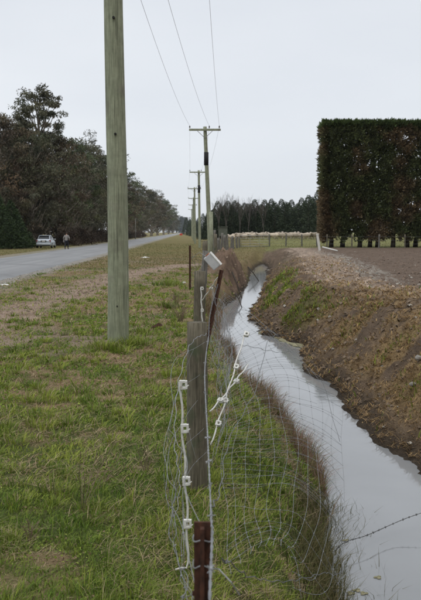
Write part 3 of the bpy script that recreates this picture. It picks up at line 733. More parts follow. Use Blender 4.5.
# spoil-heap timbers lying in the ditch
for (pa, pb, d, r, lab) in (((232, 272), (242, 282), 33, .03, 'grey fallen branch lying from the spoil heap towards the water'), ((248, 267), (259, 272), 44, .035, 'dark fallen branch across the far end of the ditch'), ((236, 294), (242, 289), 29, .025, 'short dark stick poking out of the ditch edge')):
    A_ = at(*pa, d); B_ = at(*pb, d - 1.5); mb = MB()
    A_[2] = max(A_[2], H(A_[0], A_[1]) + .03); B_[2] = H(B_[0], B_[1]) + .03 if H(B_[0], B_[1]) > WZ - .2 else WZ
    mb.tube([A_, (A_ + B_) / 2 + np.array((0, 0, .05)), B_], [r, r * .8, r * .6], 7, jag=.1); mb.tube([(A_ + B_) / 2 + np.array((0, 0, .05)), (A_ + B_) / 2 + np.array((.12, .1, .28))], [r * .5, r * .25], 6)
    o = mb.build('fallen_branch', M['darkbark'], smooth=True, origin=tuple(B_)); tag(o, lab, 'branch', 'timber lying in the ditch')

ORD = ['first', 'second', 'third', 'fourth', 'fifth', 'sixth', 'seventh', 'eighth', 'ninth', 'tenth', 'eleventh']
# ------------------------------------------------------------------ foliage builders
def leaves(centres, length, width, dirs, rng, curl=.25):
    """one diamond leaf (quad) for each centre, pointing along dirs"""
    n_ = len(centres); d = dirs / (np.linalg.norm(dirs, axis=1, keepdims=True) + 1e-9)
    r_ = rng.normal(size=(n_, 3)); s = np.cross(d, r_); s /= (np.linalg.norm(s, axis=1, keepdims=True) + 1e-9)
    L_ = np.asarray(length).reshape(-1, 1) * np.ones((n_, 1)); W_ = np.asarray(width).reshape(-1, 1) * np.ones((n_, 1))
    a_ = centres - d * L_ * .5; b_ = centres + s * W_ * .5; c_ = centres + d * L_ * .5; e_ = centres - s * W_ * .5
    b_ = b_ - d * L_ * .1; e_ = e_ - d * L_ * .1
    return np.stack([a_, b_, c_, e_], 1).reshape(-1, 3)
QUAD = [(0, 1, 2, 3)]

def gum_tree(seed, h, bare, spread, nclump, tint, lean=0.0, leafn=230):
    """root Empty > trunk, crown; limbs belong to the trunk mesh"""
    rng = np.random.default_rng(seed); random.seed(seed)
    mb = MB(); tr = []
    wob = rng.normal(size=4) * .5
    top = h * .82
    for s in np.linspace(0, 1, 14): tr.append(Vector((lean * s * s * h + .35 * math.sin(s * 4 + wob[0]), .35 * math.sin(s * 3.1 + wob[1]), -.3 + top * s)))
    rb = .026 * h
    mb.tube(tr, [rb * (1.25 if k == 0 else 1) * (1 - .8 * k / 13) for k in range(14)], 9, jag=.08)
    P = []; D = []; C = []
    for k in range(nclump):
        s = bare + (1 - bare) * (k + rng.random()) / nclump
        prof = math.sin(math.pi * min(1, max(.05, (s - bare) / (1 - bare) * .86 + .13))) ** .7
        an = k * 2.4 + rng.normal() * .5; rr = spread * prof * (.35 + .65 * rng.random() ** .5)
        zc = h * s * .96; base = tr[min(13, max(0, int((s * .78) / .82 * 13)))]
        c = Vector((base.x + math.cos(an) * rr, base.y + math.sin(an) * rr, zc))
        st = tr[min(13, int(max(.1, s - .17) / .82 * 13))] if s < .97 else tr[12]
        mid = st.lerp(c, .5) + Vector((0, 0, -.3 + .1 * rng.normal()))
        mb.tube([st, mid, c], [rb * .34 * (1.15 - s * .6), rb * .22 * (1.15 - s * .6), rb * .07], 5, cap=False)
        cr_ = (.75 + .75 * rng.random()) * spread / 3.6
        tone = tint * (.65 + .75 * rng.random()) * np.array((1 + .07 * rng.normal(), 1, 1 + .07 * rng.normal()))
        for q in range(3):                                    # lobed clump
            cc_ = np.array(c) + rng.normal(size=3) * cr_ * np.array((.75, .75, .4))
            rad = cr_ * (.45 + .35 * rng.random())
            nn = leafn // 3
            u = rng.normal(size=(nn, 3)); u /= np.linalg.norm(u, axis=1, keepdims=True); rr_ = rad * rng.random((nn, 1)) ** .45
            pp = cc_ + u * rr_ * np.array((1.15, 1.15, .72)); P.append(pp)
            dd = u * .5 + rng.normal(size=(nn, 3)) * .5 + np.array((0, 0, -.55)); D.append(dd)
            C.append(np.tile(tone, (nn, 1)) * (.8 + .4 * rng.random((nn, 1))))
    P = np.concatenate(P); D = np.concatenate(D); C = np.concatenate(C)
    n_ = len(P); Vv = leaves(P, .30 + .22 * rng.random(n_), .10 + .07 * rng.random(n_), D, rng)
    return mb, Vv, np.repeat(np.clip(C, .004, 1), 4, 0)

def plant_tree(name, label, cat, built, loc, rz, bark, group, scale=1):
    mb, Vv, C = built
    t = thing(name, label, cat, loc, rz, group); t.scale = (scale,) * 3
    mb.build('trunk', M[bark], t, smooth=True)
    np_mesh('crown', Vv, 4, M['leaf'], C, QUAD, t)
    return t

GUM = np.array((.108, .106, .066)); GUMG = np.array((.092, .114, .054)); RUST_T = np.array((.108, .086, .056))
def gum_x(d): return -21.2 - .0300 * (d - 100)
tall = gum_tree(8, 21.4, .66, 3.3, 30, GUM, .0, 250)
plant_tree('gum_tree', 'tallest gum tree with an open rounded crown above the dark wood', 'tree', tall, (at(39, 200, 112)[0], 112, 0), .3, 'bark', 'gum trees along the road')
protos = []
specs = [(11, 16.5, .16, 4.4, 52, GUM, .01), (12, 17.5, .14, 4.6, 54, RUST_T, -.008), (13, 15.5, .17, 4.5, 52, GUM * .9, .010), (14, 18.0, .25, 4.2, 48, GUMG, .012)]
built = [gum_tree(*s) for s in specs]
# (spot in the photo, distance, height of top in the photo, proto, label)
GT = [(2, 104, 112, 1, 'brownish gum tree at the left edge of the photo, behind the green conifers'), (17, 110, 116, 0, 'dark gum tree just left of the tallest gum'),
      (33, 106, 128, 2, 'bushy gum tree below the tallest crown, behind the parked car'), (56, 116, 131, 1, 'gum tree with rounded rusty crown right of the tallest gum'),
      (71, 128, 136, 3, 'greenish gum tree behind the walking person'), (86, 146, 140, 0, 'gum tree with two-lobed top left of the near power pole'),
      (97, 160, 148, 2, 'gum tree immediately left of the near power pole'), (108, 186, 152, 3, 'gum tree partly hidden behind the near power pole'),
      (122, 222, 175, 1, 'gum tree half hidden by the right side of the near power pole'), (133, 262, 182, 0, 'first whole gum tree right of the near power pole'),
      (143, 315, 186, 2, 'second gum tree right of the near power pole'), (151, 380, 189, 1, 'third gum tree right of the near power pole, farther along'),
      (158, 460, 194, 0, 'fourth gum tree right of the near power pole, farther still'), (164, 560, 199, 3, 'fifth gum tree towards the vanishing road'), (169, 700, 205, 2, 'small far gum tree near the end of the row'), (173, 900, 212, 0, 'last small gum tree where the wood meets the road')]
first = {}
for k, (px, d, py, pr, lab) in enumerate(GT):
    x = at(px, 232, d)[0]; hgt = at(px, py, d)[2]; s = hgt / specs[pr][1]
    z0 = H(x, d)
    if pr not in first:
        first[pr] = plant_tree('gum_tree', lab, 'tree', built[pr], (x, d, z0), k * 1.3, 'bark', 'gum trees along the road', s)
    else:
        copy_tree(first[pr], (x, d, z0), k * 1.7, (s * (1.0 + .15 * (k % 2)), s * 1.05, s), lab)
# a second row of lower gums filling the wood behind and between
BR = [(-4, 118, 128), (24, 122, 138), (46, 128, 142), (64, 140, 150), (79, 158, 158), (92, 176, 163), (104, 205, 172), (118, 248, 186), (128, 290, 194), (138, 345, 198), (147, 420, 202)]
for k, (px, d, py) in enumerate(BR):
    x = at(px, 232, d)[0] - 2.5; hgt = at(px, py, d)[2]; pr = k % 4; s = hgt / specs[pr][1]
    copy_tree(first[pr], (x, d, H(x, d)), 2 + k * 2.1, (s * 1.25, s * 1.25, s), 'lower gum tree of the back row in the dark wood, %s from the left' % ORD[k])['group'] = 'back row gum trees'

def shrub(seed, h, rad, n_, tone, up=.2, ll=.22):
    rng = np.random.default_rng(seed); random.seed(seed)
    mb = MB(); P = []; D = []; C = []
    for k in range(9):
        an = k * 2.4; e = Vector((math.cos(an) * rad * .6 * rng.random(), math.sin(an) * rad * .6 * rng.random(), h * (.5 + .4 * rng.random())))
        mb.tube([(0, 0, -.1), e * .5 + Vector((0, 0, .1)), e], [.05 * h / 2, .03 * h / 2, .008], 5)
    nc = 26
    for k in range(nc):
        z = h * (.08 + .85 * rng.random()); rr = rad * math.sqrt(max(0.05, 1 - (z / h) ** 2.2)) * (.3 + .7 * rng.random() ** .5); an = rng.random() * 6.28
        c = np.array((math.cos(an) * rr, math.sin(an) * rr, z)); cr_ = .22 * rad + .25 * rng.random() * rad
        u = rng.normal(size=(n_ // nc, 3)); u /= np.linalg.norm(u, axis=1, keepdims=True)
        P.append(c + u * cr_ * rng.random((n_ // nc, 1)) ** .4 * np.array((1, 1, .8))); D.append(u + rng.normal(size=u.shape) * .4 + np.array((0, 0, up)))
        C.append(np.tile(tone * (.6 + .8 * rng.random()), (n_ // nc, 1)) * (.8 + .4 * rng.random((n_ // nc, 1))))
    P = np.concatenate(P); D = np.concatenate(D); C = np.concatenate(C); m_ = len(P)
    P[:, 2] = np.abs(P[:, 2])
    return mb, leaves(P, ll * (.7 + .6 * rng.random(m_)), ll * .38 * (.7 + .6 * rng.random(m_)), D, rng), np.repeat(C, 4, 0)
sh1 = shrub(5, 2.4, 1.9, 2200, np.array((.045, .036, .022)))
sh2 = shrub(6, 1.9, 1.7, 2000, np.array((.075, .052, .036)))
sfirst = None
for k in range(22):
    d = 104 * 1.052 ** k; x = gum_x(d) + 2.2 + 1.1 * math.sin(k * 2.7)
    if k == 0: x -= 3
    lab = 'low brown scrub bush at the foot of the gum trees'
    if k in (0, 1):
        r_ = plant_tree('scrub_bush', lab, 'bush', sh1 if k == 0 else sh2, (x, d, H(x, d)), k, 'darkbark', 'scrub bushes under the gums')
        if k == 0: sfirst = [r_]
        else: sfirst.append(r_)
    else:
        copy_tree(sfirst[k % 2], (x, d, H(x, d)), k * 1.9, (1.2, 1.2, .7 + .5 * random.random()))

def conifer(seed, h, rad, n_, tone, base=.02, power=.8, ll=.35):
    rng = np.random.default_rng(seed); random.seed(seed)
    mb = MB(); mb.tube([(0, 0, -.3), (0, 0, h * .5), (0, 0, h * .97)], [.02 * h, .012 * h, .01], 8)
    s = 1 - rng.random(n_) ** .62; z = h * (base + (1 - base) * s)
    an = rng.random(n_) * 6.283; lob = .45 + 1.0 * fbm(np.cos(an) * 2.2 + 7 + seed, z * 1.3 + np.sin(an) * 2.2, seed + 3, 3)
    env = rad * (1 - s) ** power * lob + .08
    rr = env * (.35 + .65 * rng.random(n_) ** .35)
    P = np.stack([np.cos(an) * rr, np.sin(an) * rr, z], 1)
    D = np.stack([np.cos(an), np.sin(an), -.15 + .9 * s], 1) + rng.normal(size=(n_, 3)) * .7
    bl = .55 + .9 * fbm(an * 2.2 + seed, z * 1.4, seed, 3)
    C = tone[None, :] * bl[:, None] * (.75 + .5 * rng.random((n_, 1)))
    return mb, leaves(P, ll * (.6 + .8 * rng.random(n_)), ll * .35 * (.6 + .8 * rng.random(n_)), D, rng), np.repeat(C, 4, 0)
CGRN = np.array((.040, .064, .024)); PINE = np.array((.046, .062, .036))
# green cypresses at the far left
for k, (px, d, py, rr, lab) in enumerate([(-3, 88, 190, 2.3, 'green cypress tree at the left edge beside the road'), (11, 90, 200, 2.1, 'green cypress tree in the middle of the roadside clump'), (17, 93, 212, 1.7, 'lower green cypress tree nearest the parked car')]):
    x = at(px, 232, d)[0]; hgt = at(px, py, d)[2]
    plant_tree('cypress_tree', lab, 'tree', conifer(60 + k, hgt, rr * 1.1, 5200, CGRN, .02, .85, .28), (x, d, H(x, d)), k, 'darkbark', 'green cypresses by the road')
# dark shelterbelt behind the sheep
cp = [conifer(70 + k, 8.5, 2.2, 6400, PINE * (1.2 + .2 * k), .02, .66, .28) for k in range(3)]
cfirst = {}
for k in range(38):
    px = 211 + k * 3.35; d = 158 + 4.5 * math.sin(k * 1.9)
    tops = np.interp(px, [210, 222, 232, 245, 262, 280, 296, 305, 316, 323, 340], [212, 203, 204, 205, 203, 202, 204, 200, 194, 193, 196]) + 3.2 * math.sin(k * 2.3) + 2.0 * math.sin(k * 5.1) - 1
    x = at(px, 232, d)[0]; z0 = H(x, d); hgt = at(px, tops, d)[2] - z0; s = hgt / 8.5; pr = k % 3
    lab = 'dark conifer in the shelterbelt behind the sheep'
    if pr not in cfirst:
        cfirst[pr] = plant_tree('conifer_tree', lab, 'tree', cp[pr], (x, d, z0), k, 'darkbark', 'dark conifers behind the sheep'); cfirst[pr].scale = (1.1, 1.1, s)
    else: copy_tree(cfirst[pr], (x, d, z0), k * 1.1, (1.1, 1.1, s))
# far conifers on the pole line
for k, (px, d, py) in enumerate([(186.5, 520, 217), (190, 400, 219), (194, 330, 216), (198, 290, 218), (203, 230, 213), (208, 200, 211)]):
    x = at(px, 232, d)[0]; z0 = H(x, d); hgt = at(px, py, d)[2] - z0
    r_ = copy_tree(cfirst[k % 3], (x, d, z0), k * 1.4, (hgt / 8.5 * 1.1, hgt / 8.5 * 1.1, hgt / 8.5), 'small far dark conifer by the power poles, %s from the road' % ORD[k]); r_['group'] = 'far conifers by the power poles'
# hazy trees at the end of the road
fb = shrub(9, 20, 13, 2600, np.array((.035, .045, .03)), .2, 1.6); ff = None
for k, (px, d, py) in enumerate([(176.5, 1900, 216), (180, 2000, 219), (183.5, 1900, 217), (187.5, 2050, 218), (191, 1950, 220), (195, 2000, 221), (172, 1850, 218)]):
    x = at(px, 232, d)[0]; hgt = at(px, py, d)[2]
    lab = 'pale hazy tree standing beyond the end of the road'
    if ff is None: ff = plant_tree('hazy_tree', lab, 'tree', fb, (x, d, H(x, d)), 0, 'darkbark', 'hazy trees beyond the road', hgt / 20)
    else: copy_tree(ff, (x, d, H(x, d)), k * 2.0, hgt / 20)
# bare poplars behind the belt
def bare_tree(seed, h):
    random.seed(seed); mb = MB()
    def grow(p, d, l, r, lev):
        q = p + d * l; mb.tube([p, (p + q) / 2 + Vector((random.uniform(-.04, .04) * l, random.uniform(-.04, .04) * l, 0)), q], [r, r * .8, r * .6], 5 if lev < 2 else 3, cap=False)
        if lev >= 5: return
        for _ in range(4 if lev < 3 else 3):
            e = (d + Vector((random.uniform(-.38, .38), random.uniform(-.38, .38), random.uniform(.05, .45)))).normalized()
            grow(p + d * l * random.uniform(.45, 1), e, l * random.uniform(.55, .75), r * .52, lev + 1)
    grow(Vector((0, 0, -.2)), Vector((0, 0, 1)), h * .38, .0085 * h, 0)
    return mb
bt = None
for k, (px, py) in enumerate([(219, 191), (226, 188), (233, 190), (240, 194), (249, 192), (256, 194), (263, 196)]):
    d = 150 + 2 * (k % 3); x = at(px, 232, d)[0]; z0 = H(x, d); hgt = at(px, py, d)[2] - z0
    lab = 'bare leafless tree rising against the dark conifers, %s from the left' % ORD[k]
    if bt is None:
        bt = thing('bare_tree', lab, 'tree', (x, d, z0), 0, 'leafless trees by the conifers'); bare_tree(4, 11).build('trunk', M['greytwig'], bt); bt.scale = (hgt / 11,) * 3
    else: copy_tree(bt, (x, d, z0), k * 1.3, hgt / 11, lab)

# ------------------------------------------------------------------ the clipped tall hedge
hx0 = at(323.5, 200, 72)[0]; hx1 = 24.0; hy0 = 72.0; hy1 = 75.4
zg = H(12, 73); hz0 = zg + .62; hz1 = at(360, 121, 72)[2]
hedge = thing('clipped_hedge', 'tall box-clipped dark green shelter hedge with browned patches', 'hedge', (hx0, hy0, zg))
rng = np.random.default_rng(77)
nC_ = 9000
cx = rng.uniform(hx0, hx1, nC_); cz = rng.uniform(hz0, hz1, nC_)
relief = .75 * fbm(cx * 1.5, cz * 1.7, 97, 3) ** 1.5
cy = np.where(rng.random(nC_) < .58, hy0 + relief + .22 * rng.random(nC_) ** 1.5, rng.uniform(hy0 + .2, hy1, nC_))
edge = rng.random(nC_)
cx = np.where(edge < .09, hx0 + .3 * rng.random(nC_), cx); cz = np.where((edge > .09) & (edge < .16), hz1 - .25 * rng.random(nC_), cz)
hole = fbm(cx * 1.1, cz * 1.1, 91, 3); keep = (hole < .74) | (rng.random(nC_) < .55)
low = (cz - hz0) < .9 * fbm(cx * .9, cy * 0, 93, 3)
keep &= ~(low & (rng.random(nC_) < .75))
cx, cy, cz = cx[keep], cy[keep], cz[keep]
P = []; D = []; C = []
lf = 19
nrm = np.stack([np.where(cx < hx0 + .4, -1.0, 0), np.where(cy < hy0 + .9, -1.0, .2), np.where(cz > hz1 - .4, .9, .1)], 1)
brown = .85 * sst(.50, .74, fbm(cx * .55, cz * .5, 95, 4) + .14 * sst(4.5, .2, cz - hz0) + .12 * sst(1.6, .0, cx - hx0))
tone = np.array((.112, .134, .056))[None] * (1 - brown[:, None]) + np.array((.205, .145, .088))[None] * brown[:, None]
tone = tone * (.45 + 1.1 * rng.random((len(cx), 1)))
tone = np.where((cz > hz1 - .35)[:, None], np.array((.105, .150, .055))[None] * (.7 + .6 * rng.random((len(cx), 1))), tone)
u = rng.normal(size=(len(cx), lf, 3)); u /= np.linalg.norm(u, axis=2, keepdims=True)
off = u * (.06 + .26 * rng.random((len(cx), lf, 1)))
P = np.stack([cx, cy, cz], 1)[:, None] + off
P[..., 0] = np.maximum(P[..., 0], hx0 - .22 * np.repeat(rng.random((len(cx), 1)) ** 2, lf, 1) - .08 * rng.random(P.shape[:2])); P[..., 1] = np.maximum(P[..., 1], hy0 - .14 * rng.random(P.shape[:2]) ** 2); P[..., 2] = np.minimum(P[..., 2], hz1 + .22 * np.repeat(rng.random((len(cx), 1)) ** 2, lf, 1) + .12 * fbm(cx * 1.2, cx * 0, 99, 3)[:, None] + .30 * rng.random(P.shape[:2]) ** 3)
D = u + nrm[:, None] * .8 + np.array((0, 0, .25))
C = tone[:, None] * (.75 + .5 * rng.random((len(cx), lf, 1)))
P = P.reshape(-1, 3) - np.array((hx0, hy0, zg)); m_ = len(P)
np_mesh('foliage', leaves(P, .20 + .18 * rng.random(m_), .085 + .06 * rng.random(m_), D.reshape(-1, 3), rng), 4, M['leaf'], np.repeat(C.reshape(-1, 3), 4, 0), QUAD, hedge)
x = hx0 + .9; k = 0
while x < hx1:
    mb = MB(); yy = 73.4 + .4 * math.sin(k * 2.1); zt = H(x, yy) - zg
    mb.tube([(x - hx0, yy - hy0, zt - .3), (x - hx0 + .06, yy - hy0, 1.0), (x - hx0 + .1 * math.sin(k), yy - hy0, 4.0), (x - hx0, yy - hy0, 8.2)], [.24, .17, .14, .05], 9, jag=.08)
    for q in range(7):
        an = random.uniform(0, 6.28); zb = random.uniform(.9, 6)
        mb.tube([(x - hx0 + .05, yy - hy0, zb), (x - hx0 + math.cos(an) * 1.0, yy - hy0 + math.sin(an) * 1.0, zb + .5)], [.05, .015], 5)
    mb.build('trunk', M['darkbark'], hedge, smooth=True); x += 1.05 + .35 * math.sin(k * 1.7); k += 1
# fence in front of the hedge
hf = thing('stock_fence', 'low wire fence with timber stakes running under the clipped hedge', 'fence', (12, 70.8, H(12, 70.8)))
HO = tuple(hf.location)
for px in (327, 352, 379, 405, 431):
    x = at(px, 245, 70.8)[0]; z0 = H(x, 70.8); mb = MB(); wood_post(mb, (x, 70.8, z0), 1.15, .075 if px == 379 else .06, (random.uniform(-.03, .03), 0), 8); mb.build('wooden_post', M['greypost'] if px == 379 else M['post'], hf, smooth=True, origin=HO)
for zz_ in (.35, .65, .95):
    mb = MB(); mb.tube([(x_, 70.72, H(x_, 70.8) + zz_) for x_ in np.linspace(at(322, 245, 70.8)[0], 21, 14)], .006, 4); mb.build('wire', M['oldwire'], hf, origin=HO)

# ------------------------------------------------------------------ sheep
_t = M['fleece'].node_tree; _oi = _t.nodes.new('ShaderNodeObjectInfo'); _mr = _t.nodes.new('ShaderNodeMapRange')
_mr.inputs[3].default_value = .38; _mr.inputs[4].default_value = 1.15; _vm = _t.nodes.new('ShaderNodeVectorMath'); _vm.operation = 'SCALE'
_b = _t.nodes['Principled BSDF']; _src = _b.inputs['Base Color'].links[0].from_socket
_t.links.new(_oi.outputs['Random'], _mr.inputs[0]); _t.links.new(_mr.outputs[0], _vm.inputs['Scale']); _t.links.new(_src, _vm.inputs[0]); _t.links.new(_vm.outputs[0], _b.inputs['Base Color'])
def sheep_proto():
    t = thing('sheep', 'cream woolly sheep standing in the crowded far flock', 'sheep', (0, 0, 0), 0, 'flock of sheep behind the fence')
    random.seed(2)
    mb = MB(); prof = [(-.50, .06, .60), (-.47, .17, .58), (-.36, .25, .56), (-.12, .28, .54), (.15, .27, .55), (.36, .23, .58), (.48, .15, .64), (.55, .10, .70)]
    path = [(x_, 0, z_) for x_, r_, z_ in prof]; mb.tube(path, [r_ for _, r_, _ in prof], 10, jag=.06); mb.build('fleece', M['fleece'], t, smooth=True)
    mb = MB(); mb.tube([(.46, 0, .66), (.58, 0, .80), (.66, 0, .84), (.74, 0, .80), (.82, 0, .73)], [.11, .085, .085, .07, .04], 8)
    for s in (-1, 1): mb.tube([(.63, s * .06, .86), (.62, s * .16, .86)], [.035, .012], 5)
    mb.build('head', M['sheepface'], t, smooth=True)
    for sx in (-.32, .33):
        for sy in (-.12, .12):
            mb = MB(); mb.tube([(sx, sy, .42), (sx - .02, sy, .22), (sx, sy, 0)], [.055, .03, .028], 6); mb.build('leg', M['sheepface'], t, smooth=True)
    return t
sp = sheep_proto(); random.seed(31); kk = 0
for row in range(2):
    for c_ in range(26):
        px = 233 + c_ * 4.0 + random.uniform(-1.3, 1.3) + (1.5 if row % 2 else 0); d = 112 + row * 6 + random.uniform(-1, 1)
        if px > 321: continue
        x = at(px, 232, d)[0]; z0 = H(x, d); rz = random.choice((0, math.pi, .6, 2.6, -.5, 1.3, -1.4)) + random.uniform(-.3, .3); s = random.uniform(.9, 1.08)
        if kk == 0: sp.location = (x, d, z0); sp.rotation_euler = (0, 0, rz)
        else: copy_tree(sp, (x, d, z0), rz, s)
        kk += 1

# ------------------------------------------------------------------ parked car
cx_, cy_ = at(46, 240, 95)[0], 95.0; cz_ = H(cx_, cy_)
car = thing('parked_car', 'silver hatchback parked on the far grass verge, seen from behind', 'car', (cx_, cy_, cz_), math.radians(3))
def loft(secs, mb):
    """secs: list of (y, [(x,z),...]) closed cross-sections with equal counts"""
    n_ = len(secs[0][1]); V_ = [(x_, y_, z_) for y_, ring in secs for x_, z_ in ring]
    F_ = [(a_ * n_ + k, a_ * n_ + (k + 1) % n_, (a_ + 1) * n_ + (k + 1) % n_, (a_ + 1) * n_ + k) for a_ in range(len(secs) - 1) for k in range(n_)]
    F_ += [tuple(range(n_ - 1, -1, -1)), tuple((len(secs) - 1) * n_ + k for k in range(n_))]
    return mb.add(V_, F_)
def ring(wb, wm, wt, z0, zm, z1): return [(-wb, z0), (wb, z0), (wm, z0 + .10), (wm, zm), (wt, z1), (-wt, z1), (-wm, zm), (-wm, z0 + .10)]
mb = MB()      # y runs from the tail (-2.05) to the nose (+2.05)
loft([(-2.03, ring(.70, .74, .70, .34, .60, .86)), (-1.95, ring(.78, .84, .78, .26, .66, .97)), (-1.2, ring(.80, .87, .80, .22, .68, .95)), (0, ring(.80, .87, .79, .22, .68, .92)), (1.1, ring(.80, .87, .76, .22, .66, .88)), (1.8, ring(.78, .82, .68, .25, .58, .74)), (2.05, ring(.66, .68, .58, .32, .52, .62))], mb)
mb.build('body', M['carpaint'], car, smooth=False, bevel=.04)
mb = MB(); loft([(-1.86, [(-.72, .90), (.72, .90), (.66, .99), (-.66, .99)]), (-1.40, [(-.74, .90), (.74, .90), (.575, 1.40), (-.575, 1.40)]), (-.55, [(-.76, .90), (.76, .90), (.585, 1.45), (-.585, 1.45)]), (.35, [(-.76, .89), (.76, .89), (.56, 1.40), (-.56, 1.40)]), (1.05, [(-.74, .86), (.74, .86), (.66, .90), (-.66, .90)])], mb)
mb.build('cabin', M['carpaint'], car, bevel=.03)
mb = MB(); mb.add([(-.63, -1.81, 1.015), (.63, -1.81, 1.015), (.53, -1.447, 1.36), (-.53, -1.447, 1.36)], [(0, 1, 2, 3)]); mb.add([(-.63, -1.83, 1.03), (.63, -1.83, 1.03), (.53, -1.467, 1.375), (-.53, -1.467, 1.375)], [(0, 1, 2, 3)]); mb.add([(-.63, -1.83, 1.03), (.63, -1.83, 1.03), (.63, -1.81, 1.015), (-.63, -1.81, 1.015)], [(0, 1, 2, 3)]); mb.build('rear_window', M['glass'], car)
for s in (-1, 1):
    for (ya_, yb_, yc_, yd_) in ((-1.42, -.50, -.62, -1.22), (-.42, .72, .22, -.50)):
        mb = MB()
        def sp_(y_, z_, o_): return (s * (.76 - (z_ - .90) * .345 + o_), y_, z_)
        for o_ in (.012, .022): mb.add([sp_(ya_, .96, o_), sp_(yb_, .96, o_), sp_(yc_, 1.36, o_), sp_(yd_, 1.34, o_)], [(0, 1, 2, 3)])
        mb.build('side_window', M['glass'], car)
    mb = MB(); mb.box((s * .70, -1.99, .80), (.20, .07, .24)); mb.build('tail_light', M['redlens'], car, bevel=.02)
    mb = MB(); mb.box((s * .93, .55, .98), (.16, .09, .12)); mb.build('wing_mirror', M['carpaint'], car, bevel=.03)
    for yw in (-1.25, 1.28):
        mb = MB(); mb.tube([(s * .70, yw, .30), (s * .72, yw, .30), (s * .86, yw, .30), (s * .88, yw, .30)], [.26, .30, .30, .26], 20); wh = mb.build('wheel', M['black'], car, smooth=True)
        mb = MB(); mb.tube([(s * .875, yw, .30), (s * .89, yw, .30)], [.18, .16], 16); mb.build('rim', M['steel'], wh)
mb = MB(); mb.box((0, -2.04, .45), (1.60, .12, .22)); mb.build('bumper', M['carpaint'], car, bevel=.04)
mb = MB(); mb.box((0, -2.03, .30), (1.45, .10, .10)); mb.build('bumper_skirt', M['black'], car, bevel=.02)
mb = MB(); mb.box((0, -2.01, .78), (.62, .06, .20)); mb.build('plate_recess', M['black'], car, bevel=.01)
mb = MB(); mb.box((0, -2.045, .77), (.36, .02, .125)); mb.build('number_plate', M['plate'], car)
mb = MB(); mb.box((0, -1.50, 1.425), (1.12, .20, .035)); mb.build('spoiler', M['carpaint'], car, bevel=.012)
mb = MB(); mb.tube([(-.45, -2.12, .26), (-.45, -1.8, .26)], .03, 8); mb.build('exhaust_pipe', M['steel'], car)

# ------------------------------------------------------------------ the walking person
px_, py_ = at(66.5, 249, 86.5)[0], 86.5; pz_ = .03
per = thing('person', 'person in a grey jacket and dark trousers walking along the road edge', 'person', (px_, py_, pz_), math.radians(-8))
def skin_mesh(name, verts, edges, radii, mat, parent, root=0, sub=2):
    me = bpy.data.meshes.new(name); me.from_pydata(verts, edges, []); me.materials.append(mat)
    o = bpy.data.objects.new(name, me); COL.objects.link(o); o.parent = parent
    sk = o.modifiers.new('skin', 'SKIN'); sk.use_smooth_shade = True
    if not me.skin_vertices: me.skin_vertices.new()
    for i_, r_ in enumerate(radii):
        me.skin_vertices[0].data[i_].radius = r_ if hasattr(r_, '__len__') else (r_, r_)
    me.skin_vertices[0].data[root].use_root = True
    ss = o.modifiers.new('sub', 'SUBSURF'); ss.levels = sub; ss.render_levels = sub
    return o
# body: pelvis-rooted skeleton with head, bent arms, hands with fingers and striding legs (walks away from the camera, +Y)
bv = [(0, 0, .93), (0, .01, 1.12), (0, .02, 1.34), (0, .03, 1.46), (0, .05, 1.55), (0, .06, 1.64), (0, .055, 1.71)]
br = [(.13, .10), (.13, .10), (.15, .10), .055, (.07, .085), (.078, .095), (.05, .06)]
be = [(k, k + 1) for k in range(6)]
def chain(st, pts, rr):
    p0 = st
    for q, r_ in zip(pts, rr): bv.append(q); br.append(r_); be.append((p0, len(bv) - 1)); p0 = len(bv) - 1
    return p0
for s in (-1, 1):
    wr = chain(2, [(s * .18, .02, 1.38), (s * .29, -.02, 1.12), (s * .25, .16, .98), (s * .235, .22, .95)], [.06, .045, .035, .028])
    for f_ in range(4): chain(wr, [(s * (.235 - .02 + .016 * f_), .255, .93 - .006 * f_), (s * (.23 - .02 + .016 * f_), .275, .895)], [.010, .008])
    chain(wr, [(s * .205, .235, .935), (s * .195, .262, .925)], [.011, .009])
    st = .20 * s
    an = chain(0, [(s * .10, 0, .86), (s * .11, .06 + st * .5, .48), (s * .10, -.02 + st, .09), (s * .105, .06 + st, .035), (s * .105, .17 + st, .03)], [.085, .058, .042, .04, .032])
skin_mesh('body', bv, be, br, M['skin'], per)
jv = [(0, 0, .80), (0, 0, .95), (0, .01, 1.15), (0, .02, 1.36), (0, .03, 1.45)]; jr = [(.19, .15), (.18, .14), (.175, .14), (.18, .125), (.075, .07)]; je = [(k, k + 1) for k in range(4)]
for s in (-1, 1):
    b0 = len(jv); jv += [(s * .19, .02, 1.39), (s * .31, -.02, 1.12), (s * .262, .15, .99)]; jr += [.078, .066, .058]; je += [(3, b0), (b0, b0 + 1), (b0 + 1, b0 + 2)]
skin_mesh('jacket', jv, je, jr, M['jacket'], per, 0)
tv = [(0, 0, .92)]; trr = [(.15, .12)]; te = []
for s in (-1, 1):
    st = .20 * s; b0 = len(tv); tv += [(s * .10, 0, .84), (s * .11, .06 + st * .5, .48), (s * .10, -.02 + st, .10)]; trr += [.10, .075, .066]; te += [(0, b0), (b0, b0 + 1), (b0 + 1, b0 + 2)]
skin_mesh('trousers', tv, te, trr, M['trousers'], per, 0)
for s in (-1, 1):
    mb = MB(); st = .20 * s; mb.tube([(s * .10, -.05 + st, .05), (s * .10, .03 + st, .055), (s * .105, .11 + st, .045), (s * .105, .21 + st, .035)], [.045, .055, .048, .03], 8); mb.build('shoe', M['black'], per, smooth=True)
mb = MB(); mb.blob((0, .03, 1.665), (.098, .112, .10), 14, 8, .03); mb.build('hair', M['hair'], per, smooth=True)
mb = MB(); mb.box((-.30, .08, .86), (.10, .26, .30), Matrix.Rotation(.1, 3, 'X'), top=(.7, .8)); o = mb.build('carried_bag', M['jacket'], None, bevel=.03); o.location = (px_, py_, pz_); o.rotation_euler = per.rotation_euler
